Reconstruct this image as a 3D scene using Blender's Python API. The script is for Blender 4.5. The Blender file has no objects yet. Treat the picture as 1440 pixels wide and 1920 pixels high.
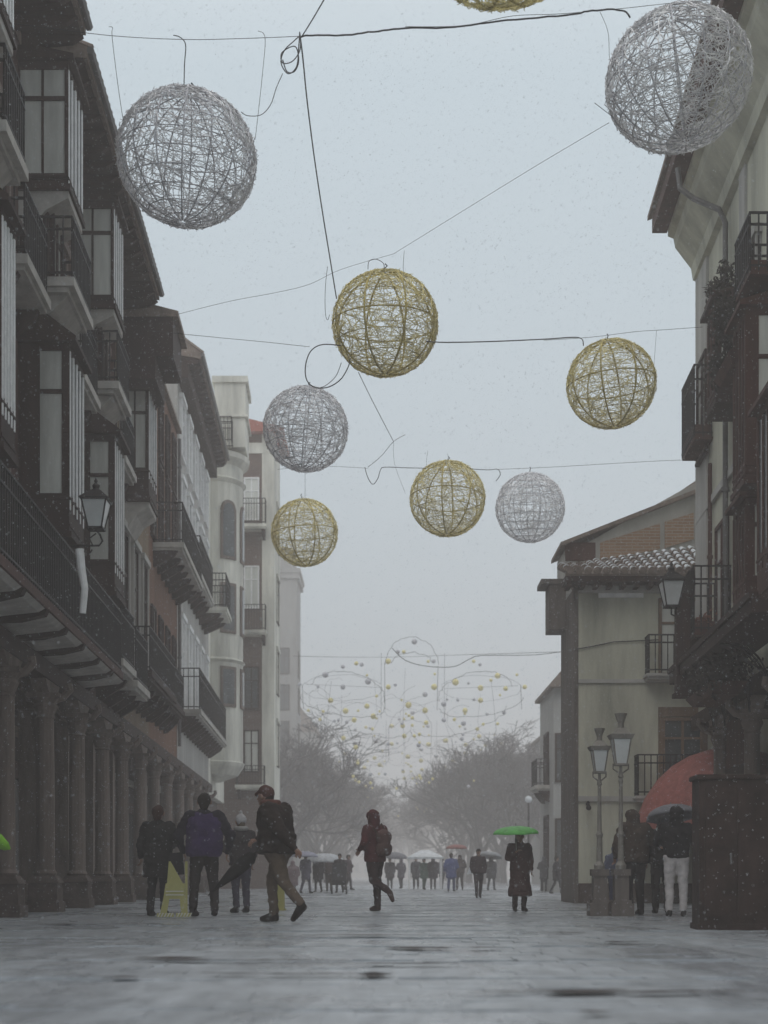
import bpy, bmesh, math, random
from mathutils import Vector, Matrix, noise
random.seed(11)
R = math.radians
PI = math.pi
sc = bpy.context.scene
col = sc.collection

# ------------------------------------------------------------------ camera
F = 2600.0; HZ = 1642.0; CX = 720.0; CH = 0.62
cd = bpy.data.cameras.new('camera'); cam = bpy.data.objects.new('camera', cd); col.objects.link(cam)
cam.location = (0, 0, CH); cam.rotation_euler = (R(90), 0, 0)
cd.sensor_fit = 'HORIZONTAL'; cd.sensor_width = 36; cd.lens = 36 * F / 1440
cd.shift_y = (HZ - 960) / 1440
cd.clip_start = 0.1; cd.clip_end = 1500
cd.dof.use_dof = True; cd.dof.focus_distance = 24; cd.dof.aperture_fstop = 2.0
sc.camera = cam

# ------------------------------------------------------------------ world, sun, exposure
SUN_EL = R(48); SUN_ROT = R(200)
w = bpy.data.worlds.new('World'); sc.world = w; w.use_nodes = True
nt = w.node_tree; nt.nodes.clear()
out = nt.nodes.new('ShaderNodeOutputWorld'); bg = nt.nodes.new('ShaderNodeBackground')
sky = nt.nodes.new('ShaderNodeTexSky'); sky.sky_type = 'NISHITA'; sky.sun_disc = False
sky.sun_elevation = SUN_EL; sky.sun_rotation = SUN_ROT; sky.air_density = 1.0; sky.dust_density = 4
tc = nt.nodes.new('ShaderNodeTexCoord'); sp = nt.nodes.new('ShaderNodeSeparateXYZ')
nt.links.new(tc.outputs['Generated'], sp.inputs[0])
cr = nt.nodes.new('ShaderNodeValToRGB')
cr.color_ramp.elements[0].position = 0.0; cr.color_ramp.elements[0].color = (5.9, 6.75, 7.35, 1)
cr.color_ramp.elements[1].position = 1.0; cr.color_ramp.elements[1].color = (14.5, 14.2, 14.0, 1)
e = cr.color_ramp.elements.new(0.5); e.color = (6.25, 7.35, 8.05, 1)
nt.links.new(sp.outputs['Z'], cr.inputs[0])
mx = nt.nodes.new('ShaderNodeMixRGB'); mx.inputs[0].default_value = 0.94
nt.links.new(sky.outputs[0], mx.inputs[1]); nt.links.new(cr.outputs[0], mx.inputs[2])
nt.links.new(mx.outputs[0], bg.inputs[0]); bg.inputs[1].default_value = 0.1
nt.links.new(bg.outputs[0], out.inputs[0])
sd = bpy.data.lights.new('sun', 'SUN'); sd.energy = 0.5; sd.angle = R(40); sd.color = (1, 0.96, 0.9)
so = bpy.data.objects.new('sun', sd); col.objects.link(so)
d = Vector((math.sin(SUN_ROT) * math.cos(SUN_EL), math.cos(SUN_ROT) * math.cos(SUN_EL), math.sin(SUN_EL)))
so.rotation_euler = d.to_track_quat('Z', 'Y').to_euler()
sc.view_settings.view_transform = 'Standard'; sc.view_settings.look = 'None'
sc.view_settings.exposure = 0.0; sc.view_settings.gamma = 1
try:
    sc.cycles.volume_bounces = 2
except Exception: pass

# ------------------------------------------------------------------ materials
def mat(name, c, rough=0.8, var=0.25, scale=3.0, bump=0.0, bscale=20.0, metal=0.0, c2=None, spec=0.4, streak=False, coat=0.0):
    m = bpy.data.materials.new(name); m.use_nodes = True
    n = m.node_tree; b = n.nodes['Principled BSDF']
    b.inputs['Roughness'].default_value = rough; b.inputs['Metallic'].default_value = metal
    b.inputs['Specular IOR Level'].default_value = spec if max(c) > .12 or rough < .3 else min(spec, .14)
    if coat: b.inputs['Coat Weight'].default_value = coat; b.inputs['Coat Roughness'].default_value = 0.1
    t = n.nodes.new('ShaderNodeTexCoord'); mp = n.nodes.new('ShaderNodeMapping')
    n.links.new(t.outputs['Object'], mp.inputs[0])
    if streak: mp.inputs['Scale'].default_value = (1, 1, 0.18)
    nz = n.nodes.new('ShaderNodeTexNoise'); nz.inputs['Scale'].default_value = scale; nz.inputs['Detail'].default_value = 8; nz.inputs['Roughness'].default_value = 0.65
    n.links.new(mp.outputs[0], nz.inputs[0])
    r = n.nodes.new('ShaderNodeValToRGB')
    lo = c2 if c2 else tuple(x * (1 - var) for x in c)
    hi = tuple(min(1, x * (1 + var * .6)) for x in c)
    r.color_ramp.elements[0].position = .32; r.color_ramp.elements[1].position = .68
    r.color_ramp.elements[0].color = (*lo, 1); r.color_ramp.elements[1].color = (*hi, 1)
    n.links.new(nz.outputs['Fac'], r.inputs[0]); n.links.new(r.outputs[0], b.inputs['Base Color'])
    if bump:
        z2 = n.nodes.new('ShaderNodeTexNoise'); z2.inputs['Scale'].default_value = bscale; z2.inputs['Detail'].default_value = 5
        n.links.new(t.outputs['Object'], z2.inputs[0])
        bp = n.nodes.new('ShaderNodeBump'); bp.inputs['Strength'].default_value = bump; bp.inputs['Distance'].default_value = 0.02
        n.links.new(z2.outputs['Fac'], bp.inputs['Height']); n.links.new(bp.outputs[0], b.inputs['Normal'])
    return m

def brick_mat(name, c1, c2, mortar, bw=0.28, bh=0.075):
    m = mat(name, c1, .85, .3, 2)
    n = m.node_tree; b = n.nodes['Principled BSDF']
    t = n.nodes.new('ShaderNodeTexCoord'); mp = n.nodes.new('ShaderNodeMapping')
    n.links.new(t.outputs['Object'], mp.inputs[0])
    sx = n.nodes.new('ShaderNodeSeparateXYZ'); cb = n.nodes.new('ShaderNodeCombineXYZ'); ad = n.nodes.new('ShaderNodeMath'); ad.operation = 'ADD'
    n.links.new(mp.outputs[0], sx.inputs[0]); n.links.new(sx.outputs[0], ad.inputs[0]); n.links.new(sx.outputs[1], ad.inputs[1])
    n.links.new(ad.outputs[0], cb.inputs[0]); n.links.new(sx.outputs[2], cb.inputs[1])
    bt = n.nodes.new('ShaderNodeTexBrick'); bt.inputs['Scale'].default_value = 1
    bt.inputs['Brick Width'].default_value = bw; bt.inputs['Row Height'].default_value = bh; bt.inputs['Mortar Size'].default_value = .008
    bt.inputs['Color1'].default_value = (*c1, 1); bt.inputs['Color2'].default_value = (*c2, 1); bt.inputs['Mortar'].default_value = (*mortar, 1)
    n.links.new(cb.outputs[0], bt.inputs[0]); n.links.new(bt.outputs[0], b.inputs['Base Color'])
    return m

M = {}
M['plaster_brown'] = mat('plaster_brown', (.075, .038, .03), .85, .35, 2.2, .3, 12, streak=True)
M['plaster_ochre'] = mat('plaster_ochre', (.17, .12, .075), .85, .35, 2, .3, 12, streak=True)
M['plaster_orange'] = mat('plaster_orange', (.17, .08, .048), .85, .35, 2, .3, 12, streak=True)
M['plaster_pale'] = mat('plaster_pale', (.42, .41, .39), .85, .25, 1.6, .2, 12, streak=True)
M['plaster_cream'] = mat('plaster_cream', (.68, .67, .60), .85, .42, 1.2, .2, 12, streak=True)
M['plaster_beige'] = mat('plaster_beige', (.52, .515, .42), .85, .42, 1.1, .25, 14, streak=True)
M['plaster_grey'] = mat('plaster_grey', (.33, .33, .32), .85, .2, 1.5, .2, 12, streak=True)
M['slab_grey'] = mat('slab_grey', (.44, .42, .39), .8, .3, 3, .3, 15)
M['stone'] = mat('stone', (.17, .13, .112), .8, .4, 4, .5, 18, streak=True)
M['stone_dark'] = mat('stone_dark', (.10, .075, .066), .8, .4, 4, .5, 18)
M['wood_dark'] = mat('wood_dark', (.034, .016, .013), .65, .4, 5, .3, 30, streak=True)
M['wood_red'] = mat('wood_red', (.07, .028, .021), .65, .4, 5, .3, 30, streak=True)
M['wood_door'] = mat('wood_door', (.17, .11, .07), .6, .3, 5, .3, 30, streak=True)
M['timber_grey'] = mat('timber_grey', (.13, .11, .10), .7, .4, 4, .4, 20, streak=True)
M['iron'] = mat('iron', (.018, .016, .017), .5, .3, 8)
M['pane'] = mat('pane', (.60, .61, .57), .12, .35, 1.8, spec=.6, streak=True)
M['pane_dark'] = mat('pane_dark', (.07, .08, .085), .08, .3, 2, spec=.7)
M['trim_white'] = mat('trim_white', (.82, .82, .82), .5, .15, 6)
M['brick'] = brick_mat('brick', (.26, .15, .095), (.33, .20, .13), (.36, .32, .26))
M['brick_dark'] = brick_mat('brick_dark', (.11, .07, .058), (.15, .095, .075), (.17, .15, .14))
M['tile'] = mat('tile', (.20, .155, .13), .8, .4, 6, .4, 25)
M['tile_red'] = mat('tile_red', (.38, .12, .09), .8, .3, 6, .4, 25)
M['snow'] = mat('snow', (.62, .65, .68), .7, .1, 8, .3, 30)
M['zinc'] = mat('zinc', (.13, .125, .125), .5, .3, 4, metal=.3)
M['silver'] = mat('silver', (.92, .90, .94), .55, .35, 6, metal=.2)
M['silver_rib'] = mat('silver_rib', (.5, .5, .54), .5, .3, 6, metal=.3)
M['gold'] = mat('gold', (.80, .71, .34), .55, .35, 6, metal=.15)
M['gold_rib'] = mat('gold_rib', (.42, .34, .09), .55, .3, 6, metal=.15)
M['cable'] = mat('cable', (.035, .037, .042), .6, .2, 6)
M['bark'] = mat('bark', (.11, .103, .11), .9, .3, 5)
M['lantern_glass'] = mat('lantern_glass', (.55, .57, .57), .2, .15, 3, spec=.6)
M['lamp_iron'] = mat('lamp_iron', (.21, .195, .175), .55, .3, 6)
M['skin'] = mat('skin', (.27, .16, .12), .6, .1, 6)
M['foliage'] = mat('foliage', (.030, .026, .022), .8, .5, 6)
M['foliage_red'] = mat('foliage_red', (.16, .05, .03), .8, .5, 6)
M['yellow'] = mat('yellow', (.40, .375, .13), .45, .15, 4)
M['white_plastic'] = mat('white_plastic', (.65, .65, .6), .45, .1, 4)

def cloth(name, c, rough=.85):
    return mat(name, c, rough, .3, 7, .5, 22, spec=.2)

def tag(o, label=None, cat=None, group=None, kind=None):
    if label: o['label'] = label
    if cat: o['category'] = cat
    if group: o['group'] = group
    if kind: o['kind'] = kind
    return o
def empty(name, loc=(0, 0, 0), rz=0, label=None, cat=None, group=None, parent=None):
    o = bpy.data.objects.new(name, None); col.objects.link(o); o.location = loc; o.rotation_euler = (0, 0, rz)
    o.empty_display_size = .2
    if parent: o.parent = parent
    return tag(o, label, cat, group)

# ------------------------------------------------------------------ mesh builder
ID = lambda u, v, w: (u, v, w)
def SL(u, v, w): return (-4.9 - 0.0377 * u + v, u, w)       # left row of facades: u along the street, v out, w up
def SR(u, v, w): return (5.3 + 0.05 * u - v, u, w)          # right row
class MB:
    def __init__(s, S=ID): s.v = []; s.f = []; s.S = S
    def add(s, vs, fs):
        k = len(s.v); s.v += [s.S(*p) for p in vs]; s.f += [tuple(i + k for i in f) for f in fs]; return s
    def box(s, x0, x1, y0, y1, z0, z1):
        return s.add([(x0, y0, z0), (x1, y0, z0), (x1, y1, z0), (x0, y1, z0), (x0, y0, z1), (x1, y0, z1), (x1, y1, z1), (x0, y1, z1)],
                     [(0, 3, 2, 1), (4, 5, 6, 7), (0, 1, 5, 4), (1, 2, 6, 5), (2, 3, 7, 6), (3, 0, 4, 7)])
    def hexa(s, p):
        return s.add(p, [(0, 3, 2, 1), (4, 5, 6, 7), (0, 1, 5, 4), (1, 2, 6, 5), (2, 3, 7, 6), (3, 0, 4, 7)])
    def frustum(s, c, a, b, z0, a2, b2, z1):      # rectangular taper about (cx,cy), half sizes
        x, y = c
        return s.hexa([(x - a, y - b, z0), (x + a, y - b, z0), (x + a, y + b, z0), (x - a, y + b, z0),
                       (x - a2, y - b2, z1), (x + a2, y - b2, z1), (x + a2, y + b2, z1), (x - a2, y + b2, z1)])
    def prism(s, poly, axis, a, b):               # poly in the two other axes
        n = len(poly); vs = []
        for t in (a, b):
            for p in poly:
                vs.append((t, p[0], p[1]) if axis == 0 else (p[0], t, p[1]) if axis == 1 else (p[0], p[1], t))
        fs = [tuple(range(n))[::-1], tuple(range(n, 2 * n))]
        fs += [(i, (i + 1) % n, n + (i + 1) % n, n + i) for i in range(n)]
        return s.add(vs, fs)
    def tube(s, pts, r, n=5, r2=None, cap=True):
        pts = [Vector(p) for p in pts]; m = len(pts)
        if m < 2: return s
        vs = []; up = Vector((0, 0, 1))
        prev = None
        for i, p in enumerate(pts):
            t = (pts[min(i + 1, m - 1)] - pts[max(i - 1, 0)])
            if t.length < 1e-9: t = Vector((0, 0, 1))
            t.normalize()
            if prev is None:
                a = t.cross(up if abs(t.z) < .9 else Vector((1, 0, 0))).normalized()
            else:
                a = (prev - t * prev.dot(t))
                a = a.normalized() if a.length > 1e-6 else t.orthogonal().normalized()
            prev = a; b = t.cross(a)
            rr = r if r2 is None else r + (r2 - r) * i / (m - 1)
            if isinstance(r, (list, tuple)): rr = r[i]
            for k in range(n):
                q = p + (a * math.cos(2 * PI * k / n) + b * math.sin(2 * PI * k / n)) * rr
                vs.append(tuple(q))
        fs = []
        for i in range(m - 1):
            for k in range(n):
                fs.append((i * n + k, i * n + (k + 1) % n, (i + 1) * n + (k + 1) % n, (i + 1) * n + k))
        if cap: fs.append(tuple(range(n))[::-1]); fs.append(tuple(range((m - 1) * n, m * n)))
        return s.add(vs, fs)
    def lathe(s, prof, c=(0, 0), n=12, a0=0, a1=2 * PI, sx=1, sy=1, sq=False):
        full = abs(a1 - a0 - 2 * PI) < 1e-6; m = n if full else n + 1; vs = []
        for r, z in prof:
            for k in range(m):
                a = a0 + (a1 - a0) * k / n
                vs.append((c[0] + r * math.cos(a) * sx, c[1] + r * math.sin(a) * sy, z))
        fs = []
        for i in range(len(prof) - 1):
            for k in range(n):
                k2 = (k + 1) % m
                fs.append((i * m + k, i * m + k2, (i + 1) * m + k2, (i + 1) * m + k))
        if full: fs.append(tuple(range(m))[::-1]); fs.append(tuple(range((len(prof) - 1) * m, len(prof) * m)))
        return s.add(vs, fs)
    def sphere(s, c, r, n=10, m=6, sz=1):
        prof = [(max(1e-4, r * math.sin(PI * i / m)), c[2] - r * sz * math.cos(PI * i / m)) for i in range(m + 1)]
        return s.lathe(prof, (c[0], c[1]), n)
    def build(s, name, m, parent=None, smooth=False, loc=None):
        me = bpy.data.meshes.new(name); me.from_pydata(s.v, [], s.f); me.update()
        if smooth: me.polygons.foreach_set('use_smooth', [True] * len(me.polygons))
        if isinstance(m, str): m = M[m]
        me.materials.append(m)
        o = bpy.data.objects.new(name, me); col.objects.link(o)
        if parent: o.parent = parent
        if loc: o.location = loc
        return o
def P(px, py, Y): return Vector(((px - CX) * Y / F, Y, CH + (HZ - py) * Y / F))
def HT(py, Y): return CH + (HZ - py) * Y / F
def YG(py): return CH * F / (py - HZ)

# ------------------------------------------------------------------ ground
gm = mat('wet_paving', (.31, .33, .355), .35, .36, 5.0, .7, 9, spec=.7)
n_ = gm.node_tree; b_ = n_.nodes['Principled BSDF']
rz_ = n_.nodes.new('ShaderNodeTexNoise'); rz_.inputs['Scale'].default_value = 1.1; rz_.inputs['Detail'].default_value = 6
t_ = n_.nodes.new('ShaderNodeTexCoord'); mq_ = n_.nodes.new('ShaderNodeMapping'); mq_.inputs['Scale'].default_value = (1.6, .5, 1); n_.links.new(t_.outputs['Object'], mq_.inputs[0]); n_.links.new(mq_.outputs[0], rz_.inputs[0])
for q_ in n_.nodes:
    if q_.type == 'MAPPING' and q_ is not mq_: q_.inputs['Scale'].default_value = (1.0, .3, 1)
mr_ = n_.nodes.new('ShaderNodeMapRange'); mr_.inputs[1].default_value = .35; mr_.inputs[2].default_value = .65; mr_.inputs[3].default_value = .16; mr_.inputs[4].default_value = .5
n_.links.new(rz_.outputs['Fac'], mr_.inputs[0]); n_.links.new(mr_.outputs[0], b_.inputs['Roughness'])
joint = mat('wet_joint', (.14, .135, .13), .4, .4, 4)
g = MB(); g.add([(-145, -4, -.03), (145, -4, -.03), (145, 395, -.03), (-145, 395, -.03)], [(0, 1, 2, 3)])
tag(g.build('ground', joint), kind='structure')
def und(x, y):
    return .012 * noise.noise(Vector((x * .35, y * .35, 0))) + .008 * noise.noise(Vector((x * 1.1, y * 1.1, 5)))
rnd = random.Random(5)
g = MB(); y = 2.5; row = 0
while y < 62:
    dy = rnd.uniform(.2, .34) if y < 40 else .8
    if row % 9 == 0: dy *= .7
    x = -11 + rnd.random() * .6
    step = (.011 if row % 7 == 0 else 0)
    while x < 11:
        dx = rnd.uniform(.28, .62) if y < 40 else rnd.uniform(1.2, 2)
        gx = .0012; z = rnd.gauss(0, .0007) + und(x, y)
        ta = rnd.gauss(0, .0005) + step * (rnd.random() < .5); tb = rnd.gauss(0, .0009)
        p = [(x + gx, y + gx, -.028), (x + dx - gx, y + gx, -.028), (x + dx - gx, y + dy - gx, -.028), (x + gx, y + dy - gx, -.028),
             (x + gx, y + gx, z + tb * .3 + step * .4), (x + dx - gx, y + gx, z - tb * .3 + step * .4), (x + dx - gx, y + dy - gx, z - tb - ta), (x + gx, y + dy - gx, z + tb - ta)]
        g.hexa(p); x += dx
    y += dy; row += 1
tag(g.build('paving', gm), kind='structure')
g = MB(); g.add([(-40, 62, -.005), (40, 62, -.005), (40, 395, -.005), (-40, 395, -.005)], [(0, 1, 2, 3)])
tag(g.build('plaza_paving', gm), kind='structure')

lit = mat('mud', (.028, .014, .011), .5, .5, 3, .5, 12)
rs_ = random.Random(9); m_ = MB()
def streak(px0, px1, py, th):
    Y = CH * F / (py - HZ); x0 = (px0 - CX) * Y / F; x1 = (px1 - CX) * Y / F; n = 40; k = len(m_.v); vs = []; fs = []
    for i in range(n + 1):
        t = i / n; x = x0 + (x1 - x0) * t; e_ = math.sin(PI * t) ** .5 if 0 < t < 1 else 0
        q = max(.05 * e_, .5 + .9 * noise.noise(Vector((x * 2.3, py, 1))) + .5 * noise.noise(Vector((x * 7, py, 4)))) * th * 1.0 * e_
        yy = Y + .12 * noise.noise(Vector((x * 1.4, py, 7)))
        z = .022
        vs += [(x, yy - q * .5, z), (x, yy + q * .5, z)]
    for i in range(n): fs.append((2 * i, 2 * i + 2, 2 * i + 3, 2 * i + 1))
    m_.add(vs, fs)
for a_ in [(240, 660, 1805, .26), (250, 380, 1801, .3), (370, 745, 1832, .17), (672, 735, 1833, .5), (555, 790, 1757, .3), (720, 950, 1781, .4), (620, 910, 1812, .2), (870, 1410, 1867, .2), (980, 1180, 1864, .2), (60, 190, 1736, .5), (980, 1100, 1752, .3), (1130, 1200, 1770, .4), (210, 260, 1838, .25), (700, 740, 1905, .12), (1080, 1150, 1905, .1)]:
    streak(*a_)
tag(m_.build('muddy_joints', lit), kind='structure')

# ------------------------------------------------------------------ facade parts
def window(S, par, u0, u1, w0, w1, v=0, frame='wood_dark', pane='pane', trim=None, arch=False, mull=1, name='window'):
    t = .07; m = MB(S)
    m.box(u0 - t, u0, v, v + .07, w0, w1).box(u1, u1 + t, v, v + .07, w0, w1).box(u0 - t, u1 + t, v, v + .07, w1, w1 + t)
    m.box(u0 - t, u1 + t, v, v + .09, w0 - t, w0)
    for i in range(mull):
        c = u0 + (u1 - u0) * (i + 1) / (mull + 1); m.box(c - .03, c + .03, v, v + .055, w0, w1)
    m.box(u0, u1, v, v + .05, w0 + (w1 - w0) * .68, w0 + (w1 - w0) * .68 + .05)
    o = m.build(name, frame, par)
    if pane == 'pane' and math.sin(u0 * 12.9 + w0 * 7.3) > .35: pane = 'pane_dark'
    MB(S).box(u0, u1, v - .02, v + .022, w0, w1).build('pane', pane, o)
    if trim:
        k = .17
        MB(S).box(u0 - k, u0 - t, v, v + .1, w0 - t, w1 + t).box(u1 + t, u1 + k, v, v + .1, w0 - t, w1 + t).box(u0 - k - .06, u1 + k + .06, v, v + .14, w1 + t, w1 + t + .15).build('surround', trim, o)
    return o

def railing_mb(S, u0, u1, v, w0, h=1.0, sp=.12, r=.011, v0=.03, extra=True):
    m = MB(S)
    def run(a, b):
        L = math.hypot(a[0] - b[0], a[1] - b[1]); n = max(2, int(L / sp))
        for i in range(n + 1):
            t = i / n; x = a[0] + (b[0] - a[0]) * t; y = a[1] + (b[1] - a[1]) * t
            m.box(x - r, x + r, y - r, y + r, w0, w0 + h)
        x0, x1 = sorted((a[0], b[0])); y0, y1 = sorted((a[1], b[1]))
        for z in ((w0 + h, w0 + .08, w0 + h * .8) if extra else (w0 + h, w0 + .08)):
            m.box(x0 - .018, x1 + .018, y0 - .018, y1 + .018, z - .014, z + .016)
    run((u0, v0), (u0, v)); run((u0, v), (u1, v)); run((u1, v), (u1, v0))
    return m
def balcony(S, par, u0, u1, w0, v=.7, h=1.0, slab='slab_grey', th=.14, corbels=True, sp=.12, clutter=False, r=.011):
    m = MB(S).box(u0 - .06, u1 + .06, 0, v + .06, w0 - th, w0).box(u0 - .02, u1 + .02, 0, v, w0 - th - .07, w0 - th)
    o = m.build('balcony', slab, par)
    if corbels:
        n = max(2, int((u1 - u0) / .9) + 1)
        for i in range(n):
            a = u0 + .1 + (u1 - u0 - .2) * i / (n - 1)
            MB(S).prism([(0, w0 - th - .5), (.12, w0 - th - .48), (v * .75, w0 - th - .2), (v * .85, w0 - th - .07), (0, w0 - th - .07)], 0, a - .07, a + .07).build('corbel', 'wood_dark', o)
    railing_mb(S, u0, u1, v, w0, h, sp, r).build('railing', 'iron', o)
    return o
def bay(S, par, u0, u1, v, w0, w1, frame='wood_dark', base=.55, hood=.35, nst=4, endpane=(.12, .88), arch=False, hood_out=.12, corbel=True, mulls='trim_white'):
    f = MB(S); t = .07
    f.box(u0, u1, 0, v, w0, w0 + base)                                   # panelled apron
    f.box(u0 - .04, u1 + .04, 0, v + .04, w0 - .09, w0)
    for z in (w0 + .08, w0 + base - .1): f.box(u0 - .015, u1 + .015, 0, v + .015, z, z + .04)
    f.box(u0, u1, 0, v, w1 - .12, w1)
    zb, zt = w0 + base, w1 - .12
    for (a, b) in ((0, endpane[0] * v), (endpane[1] * v, v)):
        f.box(u0, u0 + t, a, b, zb, zt); f.box(u1 - t, u1, a, b, zb, zt)
    f.box(u0 + .01, u0 + t - .01, v * endpane[0], v * endpane[1], zb + (zt - zb) * .70, zb + (zt - zb) * .70 + .07)
    if endpane[1] - endpane[0] > .6:
        c = v * (endpane[0] + endpane[1]) / 2; f.box(u0 + .015, u0 + t - .015, c - .02, c + .02, zb, zt)
    # hood
    f.prism([(0, w1 + hood), (0, w1), (v + hood_out, w1), (v + hood_out, w1 + .07), (v * .35, w1 + hood)], 0, u0 - hood_out, u1 + hood_out)
    o = f.build('bay_window', frame, par)
    MB(S).box(u0 + t * .4, u0 + t * .6, v * endpane[0], v * endpane[1], zb, zt).build('side_pane', 'pane', o)
    MB(S).box(u1 - t * .6, u1 - t * .4, v * endpane[0], v * endpane[1], zb, zt).build('side_pane', 'pane', o)
    MB(S).box(u0 + t, u1 - t, v - .03, v - .015, zb, zt).build('front_pane', 'pane_dark', o)
    m = MB(S)
    for i in range(nst + 1):
        c = u0 + .05 + (u1 - u0 - .1) * i / nst; m.box(c - .025, c + .025, v - .012, v + .012, zb - .25, zt)
    m.build('mullions', mulls, o)
    MB(S).box(u0 + .1, u1 - .1, .0, .02, zb, zt).build('curtain', 'pane', o)
    if corbel:
        MB(S).prism([(0, w0 - .75), (0, w0 - .09), (v, w0 - .09), (v, w0 - .2), (v * .55, w0 - .38), (.15, w0 - .7)], 0, u0 + .02, u1 - .02).build('console', 'slab_grey', o)
    return o
def eave(S, par, u0, u1, v, w0, mat_='wood_dark', th=.18, gutter=True, back=-1.5, rafters=True, rise=.9):
    r = MB(S).prism([(back, w0 + th + rise), (back, w0 + rise), (0, w0 + .02), (v, w0 - .10), (v, w0 + th - .1)], 0, u0, u1)
    o = r.build('roof', 'tile', par)
    MB(S).box(u0 - .02, u1 + .02, 0, v - .06, w0 - .13, w0 - .102).build('soffit', mat_, o)
    if rafters:
        n = int((u1 - u0) / .5)
        for i in range(n + 1):
            a = u0 + .05 + (u1 - u0 - .1) * i / max(1, n)
            MB(S).prism([(0, w0 - .33), (v * .8, w0 - .26), (v - .03, w0 - .15), (0, w0 - .13)], 0, a - .05, a + .05).build('rafter', mat_, o)
    if gutter:
        g = MB(S); pts = [(u0, v + .05, w0 + .03), (u1, v + .05, w0 + .03)]; g.tube(pts, .065, 6); g.build('gutter', 'zinc', o)
    # tile ends along the edge give the roofline its ripple
    t = MB(S); n = int((u1 - u0) / .24)
    for i in range(n):
        a = u0 + .12 + i * .24
        t.tube([(a, v + .06, w0 + th - .07), (a, back, w0 + th + rise + .04)], .075, 6)
    t.build('roof_tiles', 'tile', o)
    return o
def column(S, par, u, v, w1, r=.16, mt='stone', plinth=.62):
    m = MB(S)
    prof = [(r * 1.12, plinth), (r * 1.25, plinth + .04), (r * 1.02, plinth + .1), (r, plinth + .15), (r * .97, (w1 - .6 + plinth) * .5), (r * .9, w1 - .62), (r * 1.05, w1 - .6), (r * .9, w1 - .56)]
    m.lathe(prof, (u, v), 14)
    o = m.build('column', mt, par, smooth=False)
    b = MB(S).box(u - r * 1.8, u + r * 1.8, v - r * 1.8, v + r * 1.8, 0, .18).frustum((u, v), r * 1.6, r * 1.6, .18, r * 1.5, r * 1.5, plinth - .12).frustum((u, v), r * 1.7, r * 1.7, plinth - .12, r * 1.2, r * 1.2, plinth + .002)
    b.build('plinth', 'stone_dark', o)
    c = MB(S).lathe([(r * .95, w1 - .56), (r * 1.35, w1 - .42), (r * 1.2, w1 - .36), (r * 1.7, w1 - .27)], (u, v), 12)
    c.box(u - r * 1.75, u + r * 1.75, v - r * 1.75, v + r * 1.75, w1 - .272, w1 - .2)
    c.prism([(u - .62, w1), (u - .6, w1 - .08), (u - .35, w1 - .2), (u + .35, w1 - .2), (u + .6, w1 - .08), (u + .62, w1)], 1, v - .13, v + .13) if False else c.hexa([(u - .32, v - .13, w1 - .198), (u + .32, v - .13, w1 - .198), (u + .32, v + .13, w1 - .198), (u - .32, v + .13, w1 - .198), (u - .62, v - .13, w1), (u + .62, v - .13, w1), (u + .62, v + .13, w1), (u - .62, v + .13, w1)])
    # scroll brackets out to the street
    for s_ in (-1, 1):
        c.tube([(u, v + s_ * .12, w1 - .3), (u, v + s_ * .3, w1 - .25), (u, v + s_ * .42, w1 - .12), (u, v + s_ * .4, w1 - .02)], .07, 6)
    c.build('capital', 'stone', o)
    return o
def pipe(S, par, u, v, w0, w1, mt='zinc', r=.05):
    m = MB(S).tube([(u, v, w0), (u, v, w1)], r, 8)
    z = w0 + .8
    while z < w1: m.tube([(u, v, z - .03), (u, v, z + .03)], r * 1.4, 8); z += 2
    return m.build('drainpipe', mt, par)
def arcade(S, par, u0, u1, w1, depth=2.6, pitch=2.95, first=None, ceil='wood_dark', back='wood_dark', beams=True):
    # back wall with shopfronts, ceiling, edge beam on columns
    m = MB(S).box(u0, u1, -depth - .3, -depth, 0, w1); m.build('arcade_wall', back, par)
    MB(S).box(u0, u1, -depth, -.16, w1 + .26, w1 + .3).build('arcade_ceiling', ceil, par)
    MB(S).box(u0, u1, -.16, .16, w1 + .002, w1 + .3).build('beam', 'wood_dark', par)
    u = first if first is not None else u0 + .3
    sh = u0 + .4
    while sh + 2.2 < u1:
        o = MB(S).box(sh, sh + .1, -depth, -depth + .1, 0, 2.9).box(sh + 2.1, sh + 2.2, -depth, -depth + .1, 0, 2.9).box(sh, sh + 2.2, -depth, -depth + .12, 2.9, 3.3).box(sh, sh + 2.2, -depth, -depth + .1, 0, .5).build('shopfront', 'wood_red', par)
        MB(S).box(sh + .1, sh + 2.1, -depth, -depth + .04, .5, 2.9).build('pane', 'pane_dark', o)
        sh += 2.95
    while u < u1 - .1:
        column(S, par, u, 0, w1)
        ui = u + pitch * .5
        if ui < u1 - .2: MB(S).box(ui - .17, ui + .17, -.75, -.42, .5, w1 - .3).box(ui - .24, ui + .24, -.8, -.36, 0, .5).box(ui - .26, ui + .26, -.82, -.34, w1 - .3, w1 + .25).build('pilaster', 'stone', par)
        u += pitch

LB = 'arcaded buildings along the left side of the street'
# ---- left building with the glazed bays (B)
B = empty('arcaded_building', SL(12, 0, 0), 0, 'near dark brown building on the left with stacked glazed bays over stone columns', 'building', LB)
B.location = (0, 0, 0)
W1 = 3.92
MB(SL).box(9, 31.4, -9, 0, W1 + .3, 13.7).build('wall', 'plaster_brown', B)
arcade(SL, B, 9, 31.4, W1, first=20.78 - 2.95 * 3)
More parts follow.
